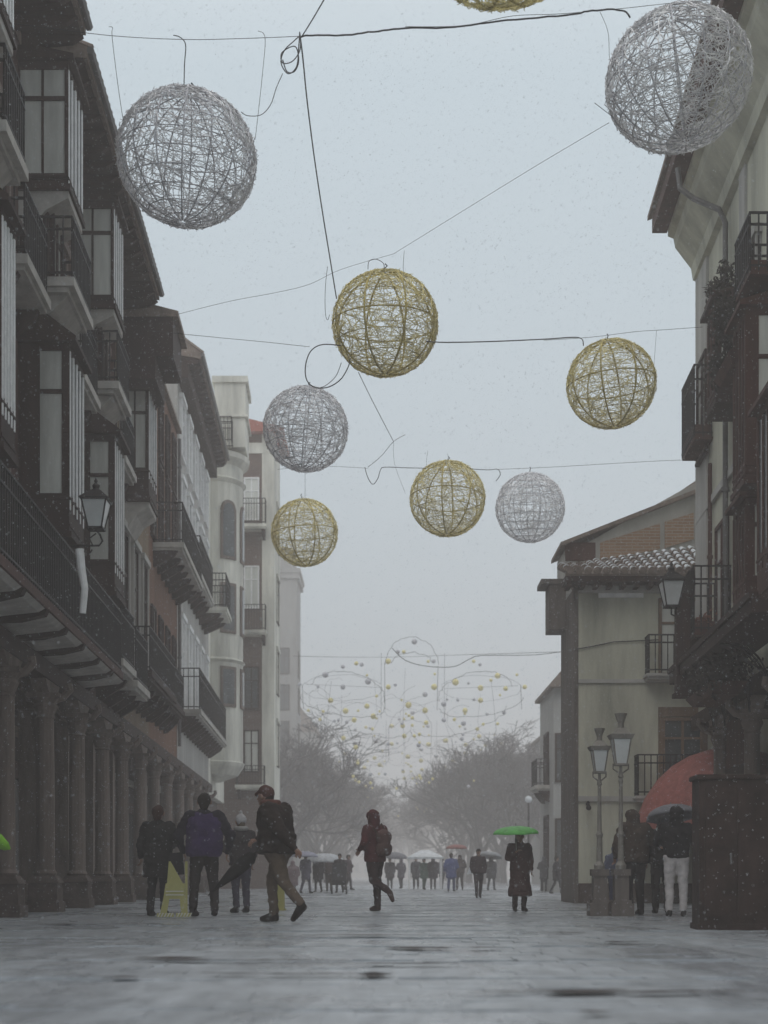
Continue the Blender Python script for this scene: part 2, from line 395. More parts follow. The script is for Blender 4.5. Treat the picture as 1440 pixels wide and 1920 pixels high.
# first-floor gallery: plaster soffit panels between joists, moulded edge, rail
slab = MB(SL); u = 10.0
slab.box(9, 26.9, 0, .86, 4.42, 4.56)
bal = slab.build('balcony', 'wood_red', B)
u = 9.5
while u < 26.2:
    MB(SL).prism([(0, 4.24), (.45, 4.26), (.8, 4.34), (.84, 4.418), (0, 4.418)], 0, u - .09, u + .09).build('joist', 'wood_dark', bal)
    MB(SL).hexa([(u + .12, 0, 4.28), (u + 1.3, 0, 4.28), (u + 1.3, .74, 4.36), (u + .12, .74, 4.36), (u + .12, 0, 4.412), (u + 1.3, 0, 4.412), (u + 1.3, .83, 4.412), (u + .12, .83, 4.412)]).build('soffit_panel', 'slab_grey', bal)
    u += 1.48
railing_mb(SL, 9.2, 26.8, .82, 4.56, 1.15, .13, .011).build('railing', 'iron', bal)
for k, ub in enumerate((12.7, 17.2, 21.67, 26.2)):
    u1 = ub + (.75 if k < 2 else 1.25 if k == 2 else 1.15)
    bay(SL, B, ub, u1, .80, 6.0, 8.95, base=.6, hood=.55, nst=4, endpane=(.42, .85), corbel=False)
    # mid balcony slab with light mouldings
    o = MB(SL).box(ub - .15, u1 + .35, 0, .9, 9.78, 9.92).box(ub - .1, u1 + .3, 0, .8, 9.70, 9.778).build('balcony', 'slab_grey', B)
    MB(SL).prism([(0, 9.2), (.2, 9.25), (.55, 9.5), (.75, 9.698), (0, 9.698)], 0, ub + .05, u1 + .1).build('console', 'slab_grey', o)
    railing_mb(SL, ub - .1, u1 + .25, .86, 9.92, .95, .12).build('railing', 'iron', o)
    MB(SL).box(ub + .1, u1 - .1, 0, .45, 9.93, 11.3).build('enclosed_balcony', 'wood_dark', B)
    window(SL, B, ub + .3, u1 - .3, 10.1, 11.1, .45, 'wood_dark', 'pane')
    MB(SL).box(ub + .085, ub + .1, .1, .36, 10.35, 11.2).build('side_pane', 'pane', B)
    bay(SL, B, ub, u1, .78, 11.42, 13.35, base=.18, hood=.2, nst=4, endpane=(.04, .93), corbel=True, hood_out=.1)
for ub in (14.9, 19.4, 23.9, 28.6):
    window(SL, B, ub + .2, ub + 1.2, 5.2, 7.5, 0, 'wood_red', 'pane', 'stone'); window(SL, B, ub + .2, ub + 1.2, 9.7, 11.8, 0, 'wood_red', 'pane', 'stone')
    balcony(SL, B, ub, ub + 1.5, 9.3, .6, 1.0, 'slab_grey')
for (a0_, a1_, w0_) in ((27.3, 29.0, 4.9), (29.3, 31.2, 4.75)): balcony(SL, B, a0_, a1_, w0_, .75, 1.1, 'slab_grey')
eave(SL, B, 9, 22.0, 1.0, 14.05); eave(SL, B, 22.1, 31.4, 1.0, 13.75)
# ---- C: ochre, with deep boxed eave
C_ = empty('arcaded_building', (0, 0, 0), 0, 'ochre brown building on the left with a short deep boxed eave and pale shutters', 'building', LB)
MB(SL).box(31.42, 37, -9, .02, W1 + .3, 13.3).build('wall', 'plaster_ochre', C_)
arcade(SL, C_, 31.42, 37, W1, first=32.4)
MB(SL).box(31.45, 33.2, .021, 1.3, 12.4, 13.3).box(31.45, 33.2, .021, .9, 11.9, 12.398).build('boxed_eave', 'wood_dark', C_)
MB(SL).prism([(1.42, 13.3), (1.42, 13.42), (-2, 14.3), (-2, 13.3)], 0, 31.42, 33.4).build('roof', 'tile', C_)
MB(SL).prism([(.1, 13.302), (.1, 13.4), (-2, 13.9), (-2, 13.302)], 0, 33.42, 37).build('roof', 'tile', C_)
for k in range(3):
    window(SL, C_, 32 + k * 1.7, 32.75 + k * 1.7, 10.3, 12.2, .02, 'trim_white' if k == 0 else 'wood_dark', 'pane', 'plaster_pale')
    window(SL, C_, 32 + k * 1.7, 32.75 + k * 1.7, 5.7, 8.6, .02, 'wood_dark', 'pane', 'plaster_pale')
balcony(SL, C_, 31.6, 36.6, 5.3, .75, 1.0, 'wood_dark', clutter=True)
bay(SL, C_, 32.2, 33.6, .65, 9.4, 12.0, base=.7, hood=.2)
pipe(SL, C_, 31.5, .14, 4.7, 12.3)
# ---- C2: orange
O_ = empty('arcaded_building', (0, 0, 0), 0, 'orange painted building on the left between the ochre one and the pale one', 'building', LB)
MB(SL).box(37.02, 43.9, -9, 0, W1 + .3, 14.6).build('wall', 'plaster_orange', O_)
arcade(SL, O_, 37.02, 43.9, W1, first=38.3)
for k in range(4):
    for w0 in (5.6, 9.9, 12.4):
        window(SL, O_, 37.5 + k * 1.65, 38.25 + k * 1.65, w0, w0 + (2.3 if w0 < 10 else 1.7), 0, 'wood_dark', 'pane_dark' if k % 2 else 'pane')
balcony(SL, O_, 38.0, 43.6, 9.75, .8, 1.1, 'slab_grey'); balcony(SL, O_, 37.4, 40.5, 5.4, .55, 1.0, 'wood_dark')
MB(SL).prism([(.15, 14.602), (.15, 14.7), (-2, 15.3), (-2, 14.602)], 0, 37.02, 43.9).build('roof', 'tile', O_)
pipe(SL, O_, 43.75, .1, 4.7, 14.4)
# ---- D: pale with tall eave
D_ = empty('arcaded_building', (0, 0, 0), 0, 'pale grey building on the left with tall white shutters and a high dark eave', 'building', LB)
MB(SL).box(43.92, 55, -9, .01, W1 + .3, 17.0).build('wall', 'plaster_pale', D_)
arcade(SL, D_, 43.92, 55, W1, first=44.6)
eave(SL, D_, 43.92, 55, .75, 17.1, rise=1.6)
MB(SL).box(43.93, 55, .011, .35, 16.4, 16.9).build('cornice', 'wood_dark', D_)
for k in range(5):
    for w0, h_ in ((5.95, 2.9), (10.6, 2.7), (14.2, 1.7)):
        window(SL, D_, 44.7 + k * 2.1, 45.5 + k * 2.1, w0, w0 + h_, .01, 'trim_white', 'pane', 'trim_white')
balcony(SL, D_, 43.98, 54.9, 5.9, .7, 1.3, 'slab_grey', sp=.14); balcony(SL, D_, 51.0, 53.2, 10.5, 1.0, 1.25, 'plaster_cream')
balcony(SL, D_, 45.2, 50.0, 10.5, .6, 1.2, 'slab_grey')
# ---- E: cream with round bay
E_ = empty('corner_building', (0, 0, 0), 0, 'cream building on the left with a rounded bay and square parapet block on top', 'building')
MB(SL).box(55.02, 63, -9, 0, 3.9, 18.2).build('wall', 'plaster_cream', E_)
MB(SL).box(55.1, 62.8, -9, -.3, 0, 3.9).build('ground_floor', 'stone_dark', E_)
prof = [(.3, 4.5), (1.0, 4.75), (1.23, 5.1), (1.28, 5.25), (1.2, 5.3), (1.2, 9.3), (1.3, 9.4), (1.2, 9.5), (1.2, 16.6), (1.33, 16.75), (1.2, 16.85), (1.2, 17.35), (1.45, 17.6), (1.48, 17.8), (1.2, 17.82), (.01, 17.85)]
tw = MB(SL).lathe(prof, (57.5, .02), 28, sx=1.2).build('round_bay', 'plaster_cream', E_, smooth=False)
def bay_win(a, w0, w1, arch):
    # a window wrapped on the round bay at angle a (towards camera)
    o = None
    for (nm, mt, r0, r1, da, q) in (('window', 'stone', 1.18, 1.25, .30, .12), ('pane', 'pane_dark', 1.2, 1.255, .21, 0)):
        m = MB(SL); N = 8; vs = []
        for j in range(N + 1):
            aa = a - da + 2 * da * j / N
            top = w1 + q + (math.sqrt(max(0, 1 - (2 * j / N - 1) ** 2)) * .35 if arch else 0)
            for r in (r0, r1 + (0.002 if q == 0 else 0)):
                for z in (w0 - q, top): vs.append((57.5 + 1.2 * r * math.cos(aa), .02 + r * math.sin(aa), z))
        fs = []
        for j in range(N):
            k = j * 4; n = k + 4
            fs += [(k + 2, n + 2, n + 3, k + 3), (k + 1, k + 3, n + 3, n + 1), (k, n, n + 2, k + 2)]
        fs += [(0, 2, 3, 1), (N * 4, N * 4 + 1, N * 4 + 3, N * 4 + 2)]
        m.add(vs, fs); ob = m.build(nm, mt, o or E_); o = o or ob
for a in (R(225 - 90 + 10), R(95), R(45)):
    bay_win(a, 13.6, 15.4, True); bay_win(a, 7.6, 9.0, False); bay_win(a, 10.6, 12.4, False)
MB(SL).box(56.2, 58.6, .15, 1.4, 18.0, 20.6).box(56.1, 58.7, .05, 1.5, 20.6, 20.85).box(56.1, 58.7, .05, 1.5, 19.2, 19.3).build('parapet_block', 'plaster_cream', E_)
MB(SL).box(55.02, 63, -9, .25, 18.202, 18.45).build('cornice', 'plaster_cream', E_)
railing_mb(SL, 55.2, 56.0, .9, 17.9, 1.0, .14).build('railing', 'iron', E_)
balcony(SL, E_, 59.9, 62.6, 9.3, .8, 1.0, 'plaster_cream'); balcony(SL, E_, 59.9, 62.6, 13.3, .8, 1.0, 'plaster_cream')
# ---- generic free-standing block whose near wall faces the camera
def near_wall_window(par, x0, x1, z0, z1, Y, frame='wood_dark', pane='pane_dark', mull=1, trim=None):
    S = lambda u, v, w: (u, Y - v, w)
    return window(S, par, x0, x1, z0, z1, 0, frame, pane, trim, mull=mull)
def block(name, label, px0, px1, Y, Y2, ytop, wallm, cat='building', group=None, x_out=None):
    o = empty(name, (0, 0, 0), 0, label, cat, group)
    x0 = P(px0, 0, Y).x; x1 = P(px1, 0, Y).x; h = HT(ytop, Y)
    MB().box(x0, x1, Y, Y2, 0, h).build('wall', wallm, o)
    return o, x0, x1, h
F_, x0, x1, h = block('apartment_building', 'tall brick and cream building beyond the round bay, with a red roof edge', 380, 513, 66, 69.5, 815, 'brick_dark')
MB().box(x1 - .55, x1 + .04, 65.95, 69.51, 4.2, h + .01).box(x0, x1 + .04, 65.94, 66, h - .9, h - .4).build('corner_trim', 'plaster_cream', F_)
MB().prism([(x0 - .2, h + .012), (x1 + .5, h + .012), (x1 + .5, h + .2), (x0 - .2, h + 1.2)], 1, 65.5, 69.9).build('roof', 'tile_red', F_)
Sf = lambda u, v, w: (u, 66 - v, w)
for z0 in (5.6, 8.6, 13.4, 17.6):
    near_wall_window(F_, x1 - 1.35, x1 - .75, z0, z0 + 1.9, 66, 'trim_white' if z0 > 13 else 'wood_dark', 'pane')
    near_wall_window(F_, x1 - 2.9, x1 - 2.2, z0, z0 + 1.9, 66, 'wood_dark', 'pane')
for z0 in (12.2, 17.2):
    balcony(Sf, F_, x1 - 1.75, x1 - .35, z0, .7, 1.2, 'plaster_cream')
balcony(Sf, F_, x1 - 1.7, x1 - .4, 4.9, .8, .9, 'plaster_cream')
for z0 in (6, 9.5, 13, 16.5):
    for k in range(1):
        window(lambda u, v, w: (x1 + v, u, w), F_, 67.2 + k * 3.6, 68.4 + k * 3.6, z0, z0 + 2, 0.0, 'wood_dark', 'pane_dark', 'plaster_cream')
G_, x0, x1, h = block('apartment_building', 'grey tall hazy building seen behind the brick and cream one', 470, 556, 125, 131, 1085, 'plaster_grey')
MB().box(x0, x1 + .25, 124.8, 131.2, h, h + .5).box(x0, x1 + .35, 124.7, 131.3, h + .502, h + .9).box(x0, x1 - .3, 125.5, 130, h + .9, h + 2.9).build('cornice', 'plaster_grey', G_)
for z0 in (5, 8.3, 11.6, 14.9):
    near_wall_window(G_, x1 - 1.5, x1 - .7, z0 + 4, z0 + 6.2, 125)
    for k in range(1): window(lambda u, v, w: (x1 + v, u, w), G_, 127, 129, z0 + 4, z0 + 6.2)
H_, x0, x1, h = block('gabled_house', 'faint far gabled house on the left above the bare trees', 500, 592, 165, 175, 1372, 'plaster_grey')
MB().prism([(x0, h), (x1 + .4, h), (x1 - 2.6, h + 4), (x0, h + 4)], 1, 164.6, 175.4).build('roof', 'tile', H_)
for k in range(2):
    for z0 in (4, 8, 11): near_wall_window(H_, x1 - 2.2 + k * 1.0, x1 - 1.6 + k * 1.0, z0, z0 + 1.6, 165)

# ------------------------------------------------------------------ right side
R1 = empty('arcaded_building', (0, 0, 0), 0, 'cream plastered building on the right with wide moulded eaves and dark bays above columns', 'building')
WR = 3.75
MB(SR).box(9, 30, -9, 0, WR + .3, 14.8).build('wall', 'plaster_beige', R1)
MB(SR).box(28.75, 30.02, 0, .06, 4.3, 14.3).box(25.0, 25.5, 0, .05, 4.3, 14.3).box(9, 30.03, 0, .07, 8.2, 8.35).build('pilasters', 'plaster_pale', R1)
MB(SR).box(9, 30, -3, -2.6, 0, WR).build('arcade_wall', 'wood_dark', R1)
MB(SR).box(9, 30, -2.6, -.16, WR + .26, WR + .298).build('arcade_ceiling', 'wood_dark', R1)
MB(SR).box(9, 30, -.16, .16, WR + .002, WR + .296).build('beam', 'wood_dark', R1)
for u in (27.5, 24.6, 21.7, 18.8, 15.9, 13.0): column(SR, R1, u, 0, WR, r=.15)
MB(SR).box(24.75, 27.34, -.12, -.06, 0, WR).build('shutter', 'wood_dark', R1)
for zz in (.3, 1.5, 2.7): MB(SR).box(24.9, 27.2, -.06, -.04, zz, zz + .9).build('shutter_panel', 'wood_red', R1)
# moulded eave: stepped cornice and tiled edge
er = MB(SR).prism([(0, 13.45), (.12, 13.5), (.16, 13.75), (.50, 14.2), (.54, 14.4), (.66, 14.45), (.66, 14.85), (0, 14.85)], 0, 9, 30.0).build('cornice', 'plaster_beige', R1)
MB(SR).box(9, 30.15, .66, .98, 14.59, 14.87).box(9, 30.1, 0, .66, 14.852, 14.91).build('fascia', 'wood_red', er)
rf = MB(SR).prism([(-3, 16.4), (1.06, 14.93), (1.06, 15.03), (-3, 16.6)], 0, 9, 30.3).build('roof', 'tile', R1)
gp = MB(SR).tube([(27.2, .9, 14.5), (27.2, .85, 14.1), (27.1, .6, 13.85), (26.6, .2, 13.4), (26.5, .1, 13.1), (26.5, .1, 4.4)], .055, 8)
for z in (12, 10, 8, 6): gp.tube([(26.5, .1, z - .04), (26.5, .1, z + .04)], .08, 8)
gp.build('drainpipe', 'zinc', R1)
pipe(SR, R1, 28.2, .08, 4.3, 9.0, 'wood_red', .045)
# far corner balcony with solid base
def iron_balcony(u0, u1, w0, w1, v, base=.22, label=None):
    o = MB(SR).box(u0, u1, 0, v, w0, w0 + .05).box(u0, u0 + .02, .02, v, w0 + .05, w0 + base).box(u1 - .02, u1, .02, v, w0 + .05, w0 + base).box(u0, u1, v - .02, v, w0 + .05, w0 + base).build('balcony', 'wood_red', R1)
    railing_mb(SR, u0, u1, v, w0 + .05, w1 - w0, .13, .012).build('railing', 'iron', o)
    return o
iron_balcony(28.3, 29.8, HT(826, 28.4), HT(692, 28.4), .38, .30)
window(SR, R1, 28.6, 29.5, 9.4, 11.4, .06, 'wood_dark', 'pane')
iron_balcony(26.4, 28.0, HT(1190, 26.4), HT(1066, 26.4), .72, .26)
window(SR, R1, 26.7, 27.7, 5.3, 7.5, 0, 'wood_red', 'pane')
iron_balcony(21.5, 22.6, 9.95, 10.85, .7)
window(SR, R1, 21.7, 22.4, 10.1, 12.2, .0, 'wood_dark', 'pane')
bay(SR, R1, 25.2, 26.2, .5, 9.3, 11.1, base=.3, hood=.2, nst=3, endpane=(.15, .85), corbel=False, mulls='wood_red')
bay(SR, R1, 21.9, 22.9, .68, 6.9, 9.6, 'wood_red', base=.3, hood=.25, nst=4, endpane=(.3, .7), corbel=False, mulls='wood_red')
bay(SR, R1, 22.3, 23.3, .60, 4.75, 6.7, 'wood_red', base=.7, hood=.12, nst=4, endpane=(.25, .75), corbel=False, mulls='wood_red')
bay(SR, R1, 19.6, 21.0, .7, 4.75, 7.6, 'wood_red', base=.7, hood=.2, corbel=False, mulls='wood_red')
# street-side timber gallery floor on curved iron brackets
gal = MB(SR).box(20, 27.6, .162, 1.0, 4.42, 4.62).box(20, 27.6, .9, 1.04, 4.622, 4.72).build('gallery_floor', 'wood_dark', R1)
for u in (27.3, 26.2, 25.1, 24.0, 22.6):
    br = MB(SR)
    for q in (0, .13, .26):
        br.tube([(u, .17 + .8 * (1 - math.cos(t)) * (1 - q), 3.45 + q + (.95 - q) * math.sin(t)) for t in [i * PI / 2 / 8 for i in range(9)]], .018, 5)
    br.tube([(u, .17, 3.95), (u, .5, 4.1), (u, .62, 4.25), (u, .5, 4.38), (u, .38, 4.28), (u, .46, 4.2)], .02, 5)
    br.build('bracket', 'iron', gal)
MB(SR).box(26.35, 26.6, .8, 1.06, 4.1, 5.9).box(26.3, 26.65, .76, 1.1, 5.9, 5.98).box(26.3, 26.65, .76, 1.1, 4.02, 4.1).build('post', 'wood_dark', gal)

def bush(name, label, S, uc, vc, wc, ru, rv, rw, n, mt='foliage', cat='plant', group=None, leaf=.06, seed=3, pot=True):
    rr = random.Random(seed); o = empty(name, S(uc, vc, wc - rw), 0, label, cat, group)
    ox = Vector(o.location); SS = lambda u, v, w: tuple(Vector(S(u, v, w)) - ox)
    m = MB(SS); st = MB(SS)
    cl = [(rr.uniform(-1, 1), rr.uniform(-1, 1), rr.uniform(-1, 1), rr.uniform(.3, .55)) for _ in range(9)]
    for c in cl:
        st.tube([(uc, vc, wc - rw), (uc + c[0] * ru * .6, vc + c[1] * rv * .6, wc + c[2] * rw * .6)], .01, 4)
    for i in range(n):
        c = cl[i % len(cl)]; k = c[3]
        p = Vector((uc + (c[0] * .75 + rr.gauss(0, k * .6)) * ru, vc + (c[1] * .75 + rr.gauss(0, k * .6)) * rv, wc + (c[2] * .75 + rr.gauss(0, k * .6)) * rw))
        a = Vector((rr.gauss(0, 1), rr.gauss(0, 1), rr.gauss(0, 1))).normalized() * leaf * rr.uniform(.6, 1.4); b = a.orthogonal().normalized() * leaf * .4
        m.add([tuple(p - a), tuple(p + b), tuple(p + a), tuple(p - b)], [(0, 1, 2, 3)])
    m.build('foliage', mt, o); st.build('stems', 'bark', o)
    if pot:
        MB(SS).frustum((uc, vc), ru * .6, rv * .6, wc - rw - .12, ru * .8, rv * .8, wc - rw + .06).build('planter', 'wood_red', o)
    return o
bush('balcony_plant', 'dark trailing plant spilling over the top balcony of the cream right building', SR, 23.2, .5, 9.85, .9, .4, .75, 1700, seed=2, leaf=.07)
window(SR, R1, 24.0, 24.9, 5.2, 7.4, 0, 'wood_dark', 'pane', 'plaster_pale'); window(SR, R1, 24.0, 24.9, 9.4, 11.6, 0, 'wood_dark', 'pane', 'plaster_pale')
bush('balcony_plant', 'red flowering plant in the planter of the low corner balcony on the right', SR, 27.0, .5, HT(1172, 26.8), .6, .25, .16, 500, 'foliage_red', seed=4)
bush('balcony_plant', 'dark mass of hanging plants under the low timber gallery on the right', SR, 24.9, .6, 4.3, 1.6, .4, .42, 1800, seed=8, leaf=.07)
bush('balcony_plant', 'small dark plant on the slim mid height bay by the corner balcony', SR, 25.6, .4, 11.5, .5, .25, .3, 500, seed=9)

# ---- R2 : beige building with snowy tiles
YR = 31.0
R2 = empty('beige_building', (0, 0, 0), 0, 'beige two storey building on the right with a snow dusted tile roof', 'building')
xa = P(1079, 0, YR).x; xb = P(1560, 0, YR).x; he = HT(1100, YR)
MB().box(xa, xb, YR, 33.3, 0, he).build('wall', 'plaster_beige', R2)
MB().box(xa - .03, xa + .06, YR - .03, 33.3, 0, he - .02).build('corner_strip', 'timber_grey', R2)
MB().box(xa + .06, xb, YR - .06, YR, 0, .45).build('plinth', 'stone_dark', R2)
MB().box(xa + .06, xb, YR - .05, YR, HT(1281, YR), HT(1274, YR)).build('string_course', 'plaster_pale', R2)
MB().box(xa + .06, xb, YR - .06, YR, HT(1503, YR), HT(1493, YR)).build('string_course', 'plaster_pale', R2)
MB().box(xa + .06, xb, YR - .12, YR, he - .15, he).build('eave_moulding', 'plaster_pale', R2)
MB().box(P(1122, 0, YR).x, P(1206, 0, YR).x, YR - .05, YR, HT(1121, YR), HT(1109, YR)).build('vent', 'trim_white', R2)
ev = MB().box(xa - .3, xb, YR - .55, YR + .1, he, he + .12)
for i in range(16): ev.box(xa - .25 + i * .3, xa - .15 + i * .3, YR - .5, YR, he - .1, he - .001)
ev.build('eave', 'wood_dark', R2)
zt0 = he + .12; n = 19
tl = MB().hexa([(xa - .3, YR - .56, zt0 + .002), (xb, YR - .56, zt0 + .002), (xb, YR + 1.2, zt0 + .002), (xa + .1, YR + 1.2, zt0 + .002), (xa - .3, YR - .56, zt0 + .05), (xb, YR - .56, zt0 + .05), (xb, YR + 1.2, zt0 + 1.1), (xa + .1, YR + 1.2, zt0 + .42)])
sn = MB(); k = 0; X = xa - .2
rr = random.Random(2)
while X < xb:
    f = (X - xa + .3) / 3.6; top = zt0 + .48 + .5 * min(1.3, f)
    for j in range(6):
        t0 = j / 6; t1 = (j + 1) / 6 + .02
        y0 = YR - .62 + 1.75 * t0; y1 = YR - .62 + 1.75 * t1; z0 = zt0 + .1 + (top - zt0) * t0 + .035; z1 = zt0 + .1 + (top - zt0) * t1 - .01
        tl.tube([(X, y0, z0 - .03), (X, y1, z1 - .03)], .085, 8, .07)
        if rr.random() < .6 + .38 * min(1, f * 1.4): sn.tube([(X + rr.uniform(-.01, .01), y0 + .04, z0 + .012), (X, y1 - rr.uniform(0, .06), z1 + .012)], .066 + rr.uniform(0, .014), 7, .05)
    X += .2
tl.build('roof', 'tile', R2); sn.build('snow_cover', 'snow', R2)
def P2(px, py, Y=YR): p = P(px, py, Y); return p.x, p.z
a = P2(1240, 1262); b = P2(1272, 1128)
near_wall_window(R2, a[0], b[0] + .4, a[1], b[1], YR, 'wood_door', 'pane')
a = P2(1246, 1460); b = P2(1312, 1352)
near_wall_window(R2, a[0], b[0], a[1], b[1], YR, 'wood_door', 'pane', 1)
MB().box(P2(1234, 0)[0], P2(1326, 0)[0], YR - .04, YR, P2(0, 1344)[1], P2(0, 1326)[1]).box(P2(1234, 0)[0], P2(1241, 0)[0], YR - .04, YR, P2(0, 1470)[1], P2(0, 1344)[1]).box(P2(1319, 0)[0], P2(1326, 0)[0], YR - .04, YR, P2(0, 1470)[1], P2(0, 1344)[1]).build('door_case', 'wood_door', R2)
S2 = lambda u, v, w: (u, YR - v, w)
balcony(S2, R2, P2(1210, 0)[0], P2(1290, 0)[0], HT(1268, YR), .45, .85, 'plaster_pale', .06, corbels=False, sp=.13)
balcony(S2, R2, P2(1190, 0)[0], P2(1330, 0)[0], HT(1494, YR), .45, .9, 'plaster_pale', .06, corbels=False, sp=.13)
MB().tube([(P2(1100, 0)[0], YR - .02, HT(1508, YR)), (P2(1100, 0)[0], YR - .25, HT(1505, YR)), (P2(1100, 0)[0], YR - .3, HT(1514, YR))], .03, 6).sphere((P2(1100, 0)[0], YR - .32, HT(1516, YR)), .06).build('wall_lamp', 'iron', R2)
MB().tube([(P2(1078, 0)[0], YR - .03, HT(1218, YR)), (P2(1112, 0)[0], YR - .03, HT(1212, YR)), (P2(1150, 0)[0], YR - .03, HT(1204, YR)), (P2(1235, 0)[0], YR - .03, HT(1200, YR))], .012, 4).build('wall_cable', 'cable', R2)
# projecting side bay on street side
sb = MB().box(P(1030, 0, YR + 1.4).x, xa - .03, YR + 1.4, YR + 2.2, HT(1180, YR + 1.4), HT(1096, YR + 1.4)).box(P(1027, 0, YR).x + .01, xa - .03, YR + 1.35, YR + 2.25, HT(1095, YR + 1.4), HT(1086, YR + 1.4)).build('side_bay', 'timber_grey', R2)
window(lambda u, v, w: (u, YR + .4 - v, w), sb, P(1031, 0, YR + .4).x + .05, P(1048, 0, YR + .4).x, HT(1165, YR + .4), HT(1105, YR + .4), 0, 'wood_dark', 'pane_dark', mull=0) if False else None
# taller half-gable behind
R2b = empty('gabled_building', (0, 0, 0), 0, 'brick panelled half gable rising behind the snow dusted roof on the right', 'building')
Yg = 34.0
def G2(px, py, Y=Yg): p = P(px, py, Y); return (p.x, p.z)
MB().prism([G2(1060, 1100), G2(1400, 1100), G2(1400, 850), G2(1318, 897), G2(1100, 1018), G2(1060, 1028)], 1, Yg, 35.6).build('wall', 'plaster_pale', R2b)
pr = lambda A, B, C, D, yf, yb, nm, mt: MB().prism([G2(*A), G2(*B), G2(*C), G2(*D)], 1, yf, yb).build(nm, mt, R2b)
pr((1125, 1052), (1125, 1018), (1237, 982), (1237, 1030), Yg - .04, Yg, 'brick_panel', 'brick')
pr((1246, 1028), (1246, 979), (1300, 962), (1300, 1012), Yg - .04, Yg, 'brick_panel', 'brick')
pr((1309, 1010), (1309, 958), (1400, 930), (1400, 985), Yg - .04, Yg, 'brick_panel', 'brick')
pr((1060, 1052), (1058, 1018), (1116, 1018), (1116, 1052), Yg - .05, Yg, 'timber_panel', 'wood_red')
pr((1050, 1026), (1050, 1019), (1400, 882), (1400, 890), Yg - .16, 35.8, 'roof_edge', 'tile')
pr((1190, 968), (1190, 962), (1400, 822), (1400, 838), Yg + 1.5, 37, 'roof', 'tile')
pr((1195, 966), (1400, 826), (1400, 905), (1195, 968), Yg + 2, 36.9, 'gable_wall', 'plaster_beige')
# further right houses
R3, x0, x1, h = block('town_house', 'grey house with balconies on the right just beyond the beige building', 1038, 1120, 52, 56.5, 1290, 'plaster_grey')
MB().prism([(x0 - .18, h), (x0 - .18, h + .12), (x1, h + 2.2), (x1, h)], 1, 51.6, 56.8).build('roof', 'tile', R3)
for z0 in (1, 4.2):
    near_wall_window(R3, x0 + .12, x0 + .55, z0, z0 + 1.7, 52)
    for k in range(1): window(lambda u, v, w: (x0 - v, u, w), R3, 53.5 + k * 4, 54.7 + k * 4, z0, z0 + 1.9, 0, 'wood_dark', 'pane_dark')
for k in range(1): balcony(lambda u, v, w: (x0 - v, u, w), R3, 53.2 + k * 4, 55 + k * 4, 4.1, .5, 1.0)
R4, x0, x1, h = block('town_house', 'low grey house on the right farthest along, fading behind the bare trees', 1016, 1120, 98, 105, 1385, 'plaster_grey')
MB().prism([(x0 - .25, h), (x0 - .25, h + .12), (x1, h + 2.2), (x1, h)], 1, 97.6, 105.3).build('roof', 'tile', R4)
for k in range(1): window(lambda u, v, w: (x0 - v, u, w), R4, 100, 101.6, 4, 6, 0, 'wood_dark', 'pane_dark')
near_wall_window(R4, x0 + .3, x0 + .9, 4, 6, 98); near_wall_window(R4, x0 + .3, x0 + .9, .9, 2.6, 98)

# ------------------------------------------------------------------ wire balls
def ball_meshes(seed, gold):
    rr = random.Random(seed); rib = MB(); wv = MB(); RR = .97
    def sp(th, ph, r=RR): return (r * math.sin(th) * math.cos(ph), r * math.sin(th) * math.sin(ph), r * math.cos(th))
    nm = 8 if gold else 16; r0 = .019 if gold else .011
    for k in range(nm):
        ph = 2 * PI * (k + .5) / nm
        rib.tube([sp(.08 + (PI - .16) * i / 22, ph) for i in range(23)], r0, 5)
    for k in range(1, 12 if not gold else 8):
        th = PI * k / (12 if not gold else 8)
        rib.tube([sp(th, 2 * PI * i / 30) for i in range(31)], .009 if not gold else (.015 if k == 4 else .008), 4)
    N = 900
    for _ in range(N):
        # wiggly strand roughly along parallels, sometimes vertical
        th = math.acos(rr.uniform(-1, 1)); ph = rr.uniform(0, 2 * PI); ang = rr.gauss(0, .35) if rr.random() < .62 else rr.uniform(0, PI)
        L = rr.uniform(.35, 1.1); n = 9; pts = []
        a = ang
        for i in range(n):
            r = RR * (1 + rr.gauss(0, .012))
            pts.append(sp(th, ph, r))
            a += rr.gauss(0, .32); s = L / n
            th = min(PI - .06, max(.06, th + math.sin(a) * s)); ph += math.cos(a) * s / max(.25, math.sin(th))
        wv.tube(pts, rr.uniform(.0038, .0075), 3, cap=False)
    # bristly tinsel stubs give the fuzzy outline
    for _ in range(900):
        th = math.acos(rr.uniform(-1, 1)); ph = rr.uniform(0, 2 * PI)
        p = Vector(sp(th, ph)); q = p + (Vector(sp(th + rr.gauss(0, .05), ph + rr.gauss(0, .06), RR * rr.uniform(.98, 1.05))) - p) * 1.0
        wv.tube([tuple(p), tuple(q)], .005, 3, cap=False)
    return rib, wv
protos = {}
balls = [(350, 297, 131, 0, 'large silver wire ball hanging at the upper left beside the dark eaves'),
         (1272, 150, 136, 0, 'large silver wire ball at the upper right, overlapping the wide eaves'),
         (722, 607, 100, 1, 'gold wire ball with thick ribs hanging highest in the middle of the street'),
         (1146, 720, 84, 1, 'gold wire ball on the right of the sky, left of the corner balcony'),
         (573, 805, 80, 0, 'silver wire ball in front of the red roof on the left'),
         (571, 999, 63, 1, 'small gold wire ball, lowest on the left, under the silver one'),
         (839, 935, 71, 1, 'gold wire ball with two clear ribs just left of a small silver ball'),
         (994, 952, 65, 0, 'small silver wire ball, lowest on the right, beside a gold ball'),
         (942, -167, 181, 1, 'gold wire ball cut off by the top of the picture, only its bottom showing')]
